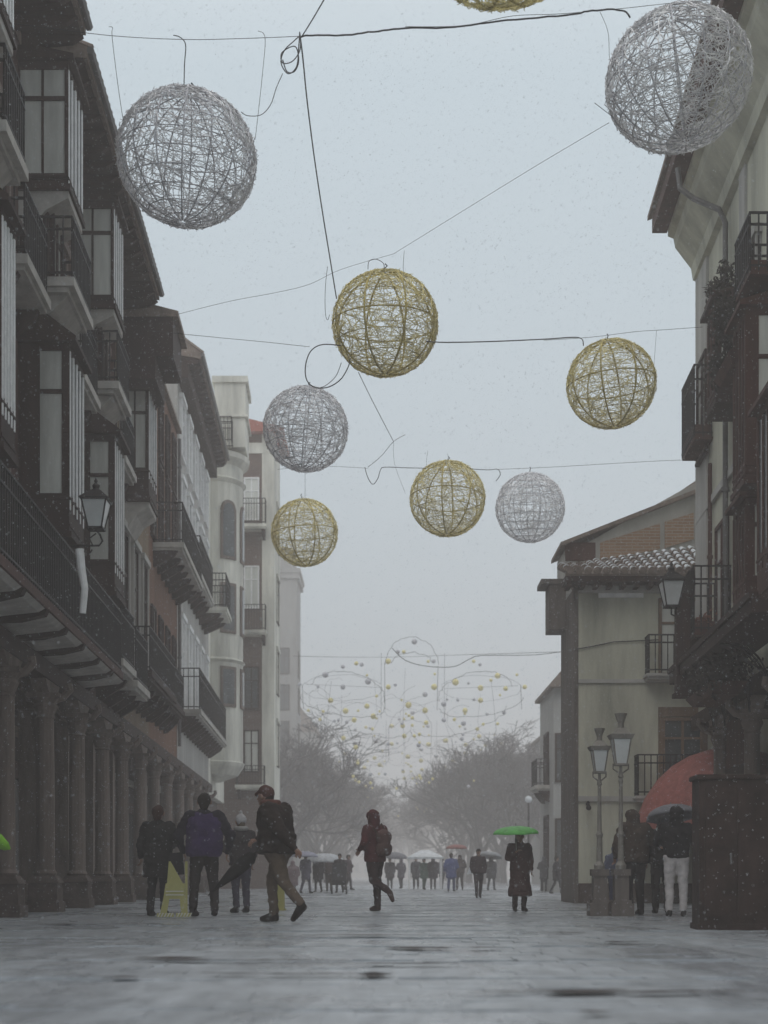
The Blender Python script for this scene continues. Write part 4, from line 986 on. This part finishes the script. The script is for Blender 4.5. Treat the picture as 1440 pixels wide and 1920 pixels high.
    ellfr(c, [(wai.x + lean.x * t, wai.y + lean.y * t, wai.z + .05 * k - (dz + .05 * k) * t, rx * (1 + (fl - 1) * t) * (1 + .03 * math.sin(9 * t)), ry * (1 + (fl - 1) * t)) for t in [i / 6 for i in range(7)]])
    for s in 'lr':
        sl_, e_, w_ = J['s' + s], J['e' + s], J['w' + s]
        capsule(c, nek - Vector((0, 0, .07 * k)), sl_, .075 * k, .082 * k * fat); capsule(c, che, sl_, .12 * k * fat, .082 * k * fat)
        capsule(c, sl_, e_, .082 * k * fat, .066 * k * fat ** .5); capsule(c, e_, e_.lerp(w_, .93), .064 * k * fat ** .5, .048 * k)
    capsule(c, nek - side * .03 * k, nek + side * .03 * k + Vector((0, 0, .012 * k)), .075 * k, .075 * k)
    if head == 'hood':
        capsule(c, hd + Vector((0, .03, .02)) * k, hd + Vector((0, .0, .035)) * k, .118 * k, .112 * k); capsule(c, hd + Vector((0, .04, -.02)) * k, nek, .11 * k, .10 * k)
    jk = solid(c, 'coat' if top in ('coat', 'long') else 'jacket', mj, o, vox, 3, .017 * k, sd.random() * 9)
    if vest:
        q = MB()
        for u_ in (-.085, .085): capsule(q, che + side * u_ * k + Vector((0, 0, .0 * k)), wai + side * u_ * .9 * k, .150 * k * fat, .148 * k * fat)
        ellfr(q, [(wai.x, wai.y, wai.z + .03 * k, rx * 1.13, ry * 1.2), (pel.x, pel.y, pel.z - .02 * k, rx * 1.12, ry * 1.2), (pel.x, pel.y, pel.z - .1 * k, rx * 1.02, ry * 1.1)])
        solid(q, 'padded_vest', cloth('vest_cloth', vest), o, vox, 5, .018 * k, 3)
    if head in ('hair', 'long'):
        q = MB(); capsule(q, hd + Vector((0, .028, .035)) * k, hd + Vector((0, -.01, .058)) * k, .102 * k, .088 * k)
        capsule(q, hd + Vector((0, .045, .0)) * k, hd + Vector((0, .05, -.05)) * k, .085 * k, .07 * k)
        if head == 'long': capsule(q, hd + Vector((0, .06, -.02)) * k, nek + Vector((0, .09, -.08)) * k, .09 * k, .07 * k)
        solid(q, 'hair', cloth('hair', hair), o, vox * .8, 2, .006, 1)
    if head in ('cap', 'beanie'):
        q = MB(); capsule(q, hd + Vector((0, .02, .05)) * k, hd + Vector((0, .0, .065)) * k, .103 * k, .095 * k)
        if head == 'beanie': q.sphere(tuple(hd + Vector((0, .01, .185)) * k), .035 * k); capsule(q, hd + Vector((0, .03, .02)) * k, hd + Vector((0, .03, .0)) * k, .1 * k, .085 * k)
        else: capsule(q, hd + Vector((0, -.08, .05)) * k, hd + Vector((0, -.135, .04)) * k, .05 * k, .03 * k)
        solid(q, 'cap' if head == 'cap' else 'knit_hat', cloth('hat_cloth', hatc or (.1, .1, .1)), o, vox * .8, 2)
    if head == 'beanie' or head == 'cap':
        q = MB(); capsule(q, hd + Vector((0, .04, .0)) * k, hd + Vector((0, .045, -.05)) * k, .08 * k, .065 * k); solid(q, 'hair', cloth('hair', hair), o, vox * .8, 2)
    if scarf:
        q = MB()
        for i in range(12):
            a0 = 2 * PI * i / 12; a1 = 2 * PI * (i + 1) / 12; r = .095 * k
            capsule(q, nek + Vector((r * math.cos(a0), r * math.sin(a0) * .95, .05 * k)), nek + Vector((r * math.cos(a1), r * math.sin(a1) * .95, .05 * k)), .045 * k, .045 * k, 8)
        solid(q, 'scarf', cloth('scarf_cloth', scarf), o, vox * .8, 3)
    if backpack:
        bp = empty('backpack', (0, 0, 0), 0, None, None, None, o); 
        q = MB(); cc = (che + wai) / 2 + Vector((0, .21, 0)) * k
        for sx in (-.08, .08):
            for sz in (-.15, .12): capsule(q, cc + Vector((sx, 0, sz)) * k, cc + Vector((sx * .9, 0, sz * .6)) * k, .085 * k, .09 * k)
        capsule(q, cc + Vector((-.07, .02, -.1)) * k, cc + Vector((.07, .02, -.1)) * k, .09 * k, .09 * k); capsule(q, cc + Vector((0, 0, -.1)) * k, cc + Vector((0, 0, .14)) * k, .11 * k, .1 * k)
        bpk = solid(q, 'backpack_body', cloth('backpack_cloth', backpack), o, vox, 3, .006)
        bpy.data.objects.remove(bp)
        st = MB()
        for sx in (-.11, .11): st.tube([tuple(cc + Vector((sx, -.06, .17)) * k), tuple(J['s' + ('l' if sx < 0 else 'r')] + Vector((-sx * .35, .02, .1)) * k), tuple(che + Vector((sx, -.16 * fat, .0)) * k), tuple(wai + Vector((sx * 1.3, -.1, 0)) * k)], .02 * k, 6)
        st.build('strap', cloth('strap', tuple(c_ * .6 for c_ in backpack)), o)
        bpk.name = 'backpack'
    return o, J

def umbrella(label, top, rad, h, color, shaft_to=None, tilt=(0, 0), n=8, group=None, name='umbrella', under=None, pole_r=.008, big=False, grip=True):
    o = empty(name, top, 0, label, 'umbrella' if not big else 'parasol', group)
    o.rotation_euler = (tilt[0], tilt[1], .3)
    m = MB(); rings = 7; seg = n * 4; vs = [(0, 0, 0)]; 
    for i in range(1, rings + 1):
        t = i / rings
        for k in range(seg):
            a = 2 * PI * k / seg; ph = (k % 4) / 4.0; sc_ = 1 - .07 * math.sin(PI * ph) * t
            r = rad * math.sin(t * PI / 2 * .92) / math.sin(PI / 2 * .92) * sc_; z = -h * (1 - math.cos(t * PI / 2 * .92)) / (1 - math.cos(PI / 2 * .92)) + .03 * h * math.sin(PI * ph) * t
            vs.append((r * math.cos(a), r * math.sin(a), z))
    fs = [(0, 1 + k, 1 + (k + 1) % seg) for k in range(seg)]
    for i in range(rings - 1):
        for k in range(seg): fs.append((1 + i * seg + k, 1 + (i + 1) * seg + k, 1 + (i + 1) * seg + (k + 1) % seg, 1 + i * seg + (k + 1) % seg))
    m.add(vs, fs); c = m.build('canopy', color, o, True)
    sl = c.modifiers.new('t', 'SOLIDIFY'); sl.thickness = .004
    L = shaft_to if shaft_to else .8
    MB().tube([(0, 0, .05 * (1 if not big else 2)), (0, 0, -L)], pole_r, 6).build('shaft', 'lamp_iron', o)
    rb = MB()
    for k in range(n):
        a = 2 * PI * k / n; rb.tube([(math.cos(a) * r_ * rad, math.sin(a) * r_ * rad, z_ * h) for r_, z_ in ((0.03, -.02), (.4, -.11), (.75, -.42), (.985, -1.0))], .004 if not big else .01, 4)
        rb.tube([(0, 0, -h * .9), (math.cos(a) * rad * .5, math.sin(a) * rad * .5, -h * .2)], .003 if not big else .009, 4)
    rb.build('ribs', 'lamp_iron', o)
    if grip: MB().tube([(0, 0, -L + .02), (0, 0, -L - .08), (.02, 0, -L - .12), (.05, 0, -L - .11), (.06, 0, -L - .07)], .012, 6).build('handle', 'iron', o)
    return o

g1 = 'pedestrians in the street foreground'
PX = lambda px, y: (px - CX) * y / F
# black coat at left (seen from behind)
Y = YG(1718)
person('person in a long black coat seen from behind, left of the yellow board', PX(296, Y), Y, 1.68, PI - .15, (.018, .016, .017), (.02, .018, .02), top='coat', head='hair', hair=(.05, .022, .015), fat=1.22,
       pose=dict(el=(-.33, .02, 1.2), wl=(-.2, -.18, 1.12), er=(.29, -.0, 1.14), wr=(.3, -.06, .94), al=(-.11, .03, .09), ar=(.12, .03, .09)), group=g1, drop=0)
o = empty('shopping_bag', (PX(331, Y - .1), Y - .1, .62), R(10), 'dark hanging bag beside the person in the long black coat', 'bag')
MB().hexa([(-.15, -.05, 0), (.12, -.05, .02), (.12, .05, .02), (-.15, .05, 0), (-.11, -.03, .34), (.09, -.03, .36), (.09, .03, .36), (-.11, .03, .34)]).build('bag_body', cloth('bag_cloth', (.02, .018, .02)), o)
MB().tube([(-.08, 0, .34), (-.04, 0, .48), (.03, 0, .48), (.07, 0, .35)], .01, 5).build('handle', 'iron', o)
# yellow folding board
Yb = Y - .25
o = empty('caution_board', (PX(328, Yb), Yb, 0), R(8), 'yellow plastic folding board with striped feet between two pedestrians', 'sign')
m = MB()
m.hexa([(-.19, -.02, .30), (.16, -.02, .30), (.16, .02, .30), (-.19, .02, .30), (-.15, .0, .56), (.16, .0, .56), (.16, .03, .56), (-.15, .03, .56)])
m.hexa([(-.13, 0, .56), (.13, 0, .56), (.13, .03, .56), (-.13, .03, .56), (-.10, .0, .93), (-.07, .0, .93), (-.07, .03, .93), (-.10, .03, .93)])
m.box(.165, .205, -.02, .03, .08, .93)
m.hexa([(-.24, -.03, .06), (-.13, -.03, .06), (-.13, .03, .06), (-.24, .03, .06), (-.19, -.02, .30), (-.09, -.02, .30), (-.09, .02, .30), (-.19, .02, .30)])
m.hexa([(.10, -.03, .06), (.21, -.03, .06), (.21, .03, .06), (.10, .03, .06), (.08, -.02, .30), (.164, -.02, .30), (.164, .02, .30), (.08, .02, .30)])
pnl = m.build('panel', 'yellow', o); o.scale = (.92, .92, .9)
f_ = MB().box(-.29, -.02, -.12, .12, 0, .06).box(.02, .26, -.12, .12, 0, .06).build('foot', 'yellow', o)
m = MB()
for k in range(5):
    for s in (-.28, .03):
        xq = s + k * .05; m.hexa([(xq, -.124, .003), (xq + .02, -.124, .003), (xq + .02, .1, .003), (xq, .1, .003), (xq + .03, -.124, .064), (xq + .05, -.124, .064), (xq + .05, .1, .064), (xq + .03, .1, .064)])
m.build('stripes', 'white_plastic', f_)
MB().box(-.15, .14, -.026, -.02, .36, .375).box(-.15, .14, -.026, -.02, .42, .435).build('ridges', 'white_plastic', o)
# second yellow board behind striding man
Y2 = 24.5
o = empty('caution_board', (PX(524, Y2), Y2, 0), R(-8), 'pale yellow board standing behind the legs of the striding man', 'sign')
MB().hexa([(-.12, -.05, 0), (.09, -.05, 0), (.09, .05, 0), (-.12, .05, 0), (-.06, -.01, .62), (.09, -.01, .62), (.09, .01, .62), (-.06, .01, .62)]).box(-.14, .11, -.07, .07, 0, .04).build('panel', 'yellow', o)
# purple jacket man
Y = YG(1718) - .05
person('man seen from behind in a purple padded vest over a dark jacket', PX(383, Y), Y, 1.86, PI + .05, (.022, .018, .028), (.025, .02, .02), head='hair', hair=(.02, .014, .012), fat=1.3, vest=(.045, .026, .088),
       pose=dict(el=(-.38, .04, 1.16), wl=(-.33, -.02, .92), er=(.38, .03, 1.16), wr=(.3, -.08, .92), al=(-.15, .03, .09), ar=(.16, .03, .09), kl=(-.13, -.02, .5), kr=(.14, -.02, .5)), group=g1)
# white hat person
Y = 23.2
person('person in a white knit hat and pale scarf behind the striding man', PX(452, Y), Y, 1.62, PI + .5, (.05, .042, .045), (.06, .055, .08), head='beanie', hatc=(.45, .44, .45), scarf=(.36, .35, .34), fat=1.15, top='jacket',
       pose=dict(er=(.3, -.02, 1.15), wr=(.34, -.12, 1.28)), group=g1, hair=(.2, .16, .12))
# striding man
Y = YG(1729)
stride = dict(pel=(0, .02, .93), wai=(0, .0, 1.06), che=(0, -.03, 1.28), nek=(0, -.09, 1.45), hd=(0, -.17, 1.575), hl=(-.09, .02, .9), hr=(.09, .02, .9),
              kl=(-.09, -.13, .50), al=(-.09, -.10, .09), fl=(-.09, -.28, .035), kr=(.09, .16, .50), ar=(.09, .42, .23), fr=(.09, .30, .045),
              sl=(-.2, -.04, 1.39), sr=(.2, .0, 1.38), el=(-.24, -.2, 1.15), wl=(-.1, -.36, 1.05), er=(.32, .26, 1.13), wr=(.34, .50, .90))
# walks to the left (-X) : figure's -Y turned to -X
man, J = person('large man striding left in a dark brown jacket and tan trousers', PX(519, Y), Y, 1.86, -PI / 2 - .5, (.024, .015, .013), (.12, .09, .068), pose=stride, head='cap', hatc=(.08, .035, .03), scarf=(.13, .05, .04), fat=1.6, group=g1, shoes=(.018, .014, .012))
# his closed umbrella
a = P(478, 1600, Y - .32); b = P(398, 1672, Y - .35); dd = b - a
o = empty('closed_umbrella', a, 0, 'closed black umbrella pointing down left, held by the striding man', 'umbrella')
o.rotation_euler = (-dd).to_track_quat('Z', 'Y').to_euler(); L = dd.length
m = MB(); prof = [(.012, -L), (.02, -L + .05), (.05, -L + .2), (.085, -L * .5), (.10, -L * .25), (.075, -L * .08), (.02, 0)]
vs = []
m.lathe(prof, (0, 0), 14); m.build('canopy', cloth('umbrella_black', (.014, .012, .013)), o)
MB().tube([(0, 0, 0), (0, 0, .1), (.03, 0, .15), (.07, 0, .13)], .012, 6).tube([(0, 0, -L - .08), (0, 0, -L)], .006, 5).build('shaft', 'iron', o)
# runner with backpack
Y = YG(1709)
run = dict(pel=(0, 0, .95), kl=(-.09, -.04, .52), al=(-.10, -.03, .09), fl=(-.12, -.2, .035), hl=(-.08, 0, .92), hr=(.08, 0, .92),
           kr=(.10, .05, .54), ar=(.09, .40, .36), fr=(.09, .50, .20), el=(-.30, -.0, 1.17), wl=(-.22, -.2, 1.06), er=(.33, .06, 1.19), wr=(.25, -.12, 1.07), hd=(0, -.06, 1.63), nek=(0, -.03, 1.47))
person('person hurrying left in a maroon hooded jacket with a backpack', PX(703, Y), Y, 1.75, -PI / 2 - .75, (.085, .02, .024), (.05, .03, .032), pose=run, head='hood', backpack=(.10, .055, .05), group=g1, shoes=(.08, .05, .045), fat=1.15)
# green umbrella woman, facing camera
Y = 24.0
person('woman facing the camera in a long dark red coat under the green umbrella', PX(974, Y), Y, 1.38, .15, (.06, .03, .028), (.03, .02, .02), top='long', head='long', hair=(.025, .015, .012), fat=1.1,
       pose=dict(el=(-.27, -.02, 1.17), wl=(-.12, -.16, 1.3), kr=(.12, -.02, .5)), group=g1)
gu = cloth('umbrella_green', (.12, .42, .10), .5)
umbrella('bright green open umbrella held by the woman in the long coat', P(967, 1549, Y - .15), .42, .13, gu, .55, (R(4), R(-3)))
# brown jacket man at right
Y = YG(1716)
person('person seen from behind in a brown jacket, right of the lamp posts', PX(1190, Y), Y, 1.68, PI + .3, (.075, .055, .045), (.024, .02, .022), head='hood', fat=1.32, group=g1,
       pose=dict(hd=(.02, -.06, 1.60), nek=(.01, -.03, 1.46), el=(-.36, -.05, 1.2), wl=(-.2, -.25, 1.25), er=(.33, .02, 1.16), wr=(.3, -.1, .95)))
# dark companion between
person('person in dark clothes with a grey scarf, huddled between two others at right', PX(1240, Y + .9), Y + .9, 1.62, PI - .1, (.02, .018, .02), (.03, .025, .025), head='hood', scarf=(.32, .34, .34), fat=1.05, group=g1,
       pose=dict(hd=(-.03, -.05, 1.52), nek=(-.02, -.02, 1.42)))
# white trousers
Y = YG(1719)
person('woman seen from behind in a black jacket and white trousers', PX(1268, Y), Y, 1.66, PI - .1, (.014, .012, .015), (.52, .49, .49), top='short', head='hood', fat=1.12, group=g1,
       pose=dict(el=(-.3, -.02, 1.18), wl=(-.2, -.2, 1.18), er=(.3, -.02, 1.18), wr=(.2, -.2, 1.18), kl=(-.11, -.02, .5), kr=(.11, -.02, .5), al=(-.11, .03, .09), ar=(.11, .03, .09)))
umbrella('small grey umbrella held in front of the woman in white trousers', P(1258, 1510, Y + .45), .42, .2, cloth('umbrella_grey', (.17, .17, .19), .6), .6, (R(-12), 0))
person('child in a blue grey coat half hidden behind the person in the brown jacket', PX(1154, 24), 24, 1.15, PI, (.09, .10, .15), (.04, .045, .08), head='hood', fat=1.15, fingers=False, vox=.025)
# red parasol
umbrella('large brick red domed parasol half hidden behind the dark cabinet at right', P(1368, 1402, 29.6), 2.15, 1.95, cloth('parasol_red', (.33, .11, .095), .6), P(0, 1402, 29.6).z - .1, (0, 0), 8, None, 'parasol', pole_r=.03, big=True, grip=False)
pb = [q for q in bpy.data.objects if q.name.startswith('parasol')][-1]
MB().lathe([(.3, -pb.location.z + .0), (.3, -pb.location.z + .06), (.08, -pb.location.z + .1), (.05, -pb.location.z + .3)], (0, 0), 12).build('stand', 'iron', pb)
# person cut by the left edge with lime green umbrella
Y = 18.6
person('person in dark clothes cut by the left edge of the picture', PX(-52, Y), Y, 1.7, PI / 2, (.03, .03, .05), (.03, .03, .03), head='hair', group=g1, pose=dict(el=(-.24, -.1, 1.14), wl=(-.2, -.3, 1.02)))
a = P(-30, 1560, Y - .3); b = P(19, 1592, Y - .3); dd = b - a
o = empty('closed_umbrella', a, 0, 'lime green folded umbrella poking in at the left edge of the picture', 'umbrella'); o.rotation_euler = (-dd).to_track_quat('Z', 'Y').to_euler(); L = dd.length
MB().lathe([(.01, -L), (.06, -L + .06), (.10, -L + .2), (.06, -.05), (.02, 0)], (0, 0), 12).build('canopy', cloth('umbrella_lime', (.22, .50, .03)), o)
MB().tube([(0, 0, 0), (0, 0, .12), (.04, 0, .14)], .012, 6).build('handle', 'iron', o)

# distant crowd
g2 = 'distant crowd in the square'
cr = [(549, 1688, 62, (.3, .24, .25), 'far child in a pale pink coat right of the striding man', 0, 'hood', PI),
      (573, 1675, 74, (.14, .13, .17), 'far person in a mauve coat just right of the striding man', 1, 'hair', 2.5),
      (597, 1673, 68, (.06, .05, .06), 'far dark person at the left under the dome umbrella', 0, 'hair', 0),
      (617, 1672, 68, (.07, .05, .05), 'far brown clad person at the right under the dome umbrella', 0, 'hair', PI),
      (637, 1674, 73, (.035, .03, .035), 'far dark person pushing the pushchair', 0, 'hair', 0),
      (653, 1669, 66, (.06, .04, .05), 'far dark person right of the pushchair', 0, 'hair', 1),
      (731, 1667, 58, (.08, .07, .08), 'far faint person just right of the maroon jacket', 0, 'hair', 0),
      (752, 1666, 56, (.09, .08, .1), 'far faint person left of the white canopy', 1, 'hood', PI),
      (780, 1667, 60, (.06, .06, .07), 'far dark person at the left pole of the white canopy', 0, 'hair', 0),
      (795, 1668, 58, (.08, .14, .11), 'far person in a greenish coat under the white canopy', 0, 'hair', .5),
      (812, 1668, 60, (.07, .06, .07), 'far dark person at the right under the white canopy', 0, 'hood', PI),
      (829, 1667, 58, (.12, .11, .13), 'far grey person just outside the white canopy', 0, 'hair', PI),
      (846, 1672, 72, (.07, .09, .22), 'far person in a blue jacket right of the white canopy', 0, 'hair', PI),
      (862, 1669, 66, (.08, .06, .06), 'far person under the small reddish umbrella', 0, 'hood', 0),
      (897, 1684, 92, (.05, .035, .04), 'dark person with a white bag left of the green umbrella', 0, 'hair', 0),
      (921, 1669, 62, (.09, .09, .1), 'far grey person just left of the woman in the long coat', 0, 'hood', PI),
      (1020, 1672, 66, (.07, .07, .08), 'far dark person right of the woman in the long coat', 0, 'hood', PI),
      (1043, 1676, 70, (.05, .045, .05), 'far dark person by the corner of the grey house', 0, 'hair', 1.2)]
for i, (px, fy, hp, c, lab, lng, hd_, fc) in enumerate(cr):
    Y = YG(fy); H = hp * Y / F; H = min(1.85, max(1.0, H)); rs = random.Random(i); ga = rs.choice([0, 0, 1, 2]); fc += rs.uniform(-.5, .5)
    st = rs.uniform(.05, .26)
    ap = {0: {}, 1: dict(er=(.3, -.08, 1.16), wr=(.12, -.22, 1.2)), 2: dict(el=(-.3, -.04, 1.14), wl=(-.2, -.26, 1.1), er=(.29, .1, 1.15), wr=(.32, .02, .93))}[ga]
    person(lab, PX(px, Y), Y, H, fc, c, tuple(q * .6 + .01 for q in c), top='coat' if lng or rs.random() < .4 else 'jacket', head=hd_, fat=rs.uniform(1.1, 1.4), group=g2, fingers=False, vox=.035,
           pose=dict(al=(-.1, .03 - st, .09), fl=(-.11, -.16 - st, .035), kl=(-.1, -.02 - st * .6, .5), ar=(.1, .03 + st, .09), fr=(.11, -.12 + st, .035), kr=(.1, -.02 + st * .3, .5), **ap))
umbrella('small dark umbrella in the far crowd just right of the maroon jacket', P(741, 1598, YG(1667)), .6, .25, cloth('umbrella_slate', (.12, .12, .14), .5), .8, (R(8), 0), group='far umbrellas')
umbrella('small tilted grey umbrella in the far crowd left of the green umbrella', P(918, 1597, YG(1669)), .6, .24, cloth('umbrella_dull', (.25, .26, .28), .5), .8, (R(-6), R(8)), group='far umbrellas')
wu = cloth('umbrella_white', (.62, .65, .68), .6)
umbrella('pale dome umbrella over two far people left of the maroon jacket', P(609, 1600, YG(1673)), .78, .34, cloth('umbrella_clear', (.45, .47, .5), .4), 1.0, group='far umbrellas')
umbrella('small pale umbrella at the far left of the crowd', P(571, 1596, YG(1675)), .5, .2, cloth('umbrella_lilac', (.3, .3, .38), .5), .8, group='far umbrellas')
umbrella('small reddish umbrella in the far crowd right of the white canopy', P(856, 1583, YG(1669)), .5, .2, cloth('umbrella_rust', (.25, .1, .09), .5), .8, group='far umbrellas')
Yc = YG(1668)
ca = empty('canopy', (P(797, 0, Yc).x, Yc, 0), 0, 'white peaked market canopy on thin poles in the far square', 'canopy')
w_ = 1.0 * 33 * Yc / F; zt = HT(1594, Yc); ze = HT(1607, Yc)
MB().frustum((0, 0), w_, w_, ze, w_ * .25, w_ * .25, zt).box(-w_, w_, -w_, w_, ze - .08, ze - .001).build('roof', wu, ca)
for sx in (-.9, .9):
    for sy in (-.9, .9): MB().tube([(sx * w_, sy * w_, 0), (sx * w_, sy * w_, ze - .08)], .03, 6).build('pole', 'trim_white', ca)
# pushchair
Yp = YG(1676)
o = empty('pushchair', (P(636, 0, Yp).x, Yp, 0), 0, 'dark pushchair in front of a far person', 'pushchair', None)
MB().prism([(-.3, .45), (.1, .3), (.32, .5), (.3, .95), (.05, 1.05), (-.12, .75)], 0, -.24, .24).build('seat', cloth('pram', (.03, .03, .035)), o)
MB().tube([(-.24, -.3, .15), (-.24, .3, .9), (-.24, .45, 1.05), (.24, .45, 1.05), (.24, .3, .9), (.24, -.3, .15)], .015, 5).build('frame', 'iron', o)
for sx in (-.25, .25):
    for sy in (-.3, .3): MB().add([(sx + dx, sy + .13 * math.cos(2 * PI * k / 12), .13 + .13 * math.sin(2 * PI * k / 12)) for dx in (-.02, .02) for k in range(12)], [tuple(range(12)), tuple(range(12, 24))] + [(k, (k + 1) % 12, 12 + (k + 1) % 12, 12 + k) for k in range(12)]).build('wheel', 'iron', o)
o = empty('handbag', P(881, 1632, YG(1684)), 0, 'small white bag beside the dark person left of the green umbrella', 'bag')
MB().hexa([(-.08, -.04, -.12), (.08, -.04, -.08), (.08, .04, -.08), (-.08, .04, -.12), (-.02, -.03, .08), (.12, -.03, .12), (.12, .03, .12), (-.02, .03, .08)]).tube([(-.0, 0, .08), (.06, 0, .22), (.11, 0, .11)], .008, 4).build('bag_body', 'snow', o)

# white rolled cloth hung under the left lantern
a = SL(20.9, .8, 0)
o = MB().add([], [])
z1, z0 = HT(1030, 21.2), HT(1150, 21.2); xx = P(155, 0, 21.2).x
m = MB(); m.tube([(xx - .05, 21.2, z1), (xx - .02, 21.2, z1 - .3), (xx + .03, 21.2, z1 - .6), (xx + .0, 21.2, z0)], .07, 10, .05)
tag(m.build('hanging_cloth', 'snow' if False else 'trim_white'), 'pale rolled cloth hanging below the iron lantern on the left', 'cloth')

# dark cabinet at right
Yk = YG(1744)
o = empty('street_cabinet', (PX(1378, Yk), Yk, 0), R(-3), 'tall dark panelled cabinet standing at the right edge of the street', 'cabinet')
hh = HT(1452, Yk); x0 = -.40; x1 = .40
dm = mat('cabinet_dark', (.042, .026, .022), .55, .6, 3, .5, 14)
MB().box(x0, x1, 0, .5, .07, hh - .05).build('cabinet_body', dm, o)
MB().box(x0 - .02, x1 + .02, -.02, .52, 0, .07).build('base', dm, o)
MB().box(x0 - .03, x1 + .03, -.03, .53, hh - .05, hh).build('top', dm, o)
MB().box(x0 + .06, -.03, -.02, -.002, .16, hh - .14).box(.03, x1 - .06, -.02, -.002, .16, hh - .14).build('door', dm, o)
MB().box(-.06, -.04, -.04, -.021, .75, .88).build('handle', 'zinc', o)

# ------------------------------------------------------------------ falling snow
rr = random.Random(77); m = MB()
for i in range(150000):
    Y = 9 + 45 * rr.random()
    p = Vector((rr.uniform(-8.5, 8.5), Y, rr.uniform(.05, .6 + .66 * Y)))
    s = rr.uniform(.0015, .0042)
    dx, dz = rr.gauss(0, .3) * s, s * rr.uniform(1.0, 2.2)
    m.add([(p.x - s, p.y, p.z), (p.x, p.y - s, p.z + dz * .2), (p.x + s, p.y, p.z), (p.x + dx, p.y, p.z + dz), (p.x - dx, p.y, p.z - dz)], [(0, 1, 3), (1, 2, 3), (0, 4, 1), (1, 4, 2)])
tag(m.build('falling_snow', 'snow'), 'fine sleet falling through the whole street', 'snow', kind='stuff')

# ------------------------------------------------------------------ haze
hm = bpy.data.materials.new('haze_air'); hm.use_nodes = True; hn = hm.node_tree; hn.nodes.clear()
ho = hn.nodes.new('ShaderNodeOutputMaterial'); hv = hn.nodes.new('ShaderNodeVolumePrincipled')
hv.inputs['Color'].default_value = (.98, .925, .895, 1); hv.inputs['Density'].default_value = .0052; hv.inputs['Anisotropy'].default_value = .2
hn.links.new(hv.outputs[0], ho.inputs['Volume'])
o = MB().box(-150, 150, -6, 400, -1.03, 34).build('haze', hm); tag(o, kind='stuff')
bpy.context.view_layer.update()
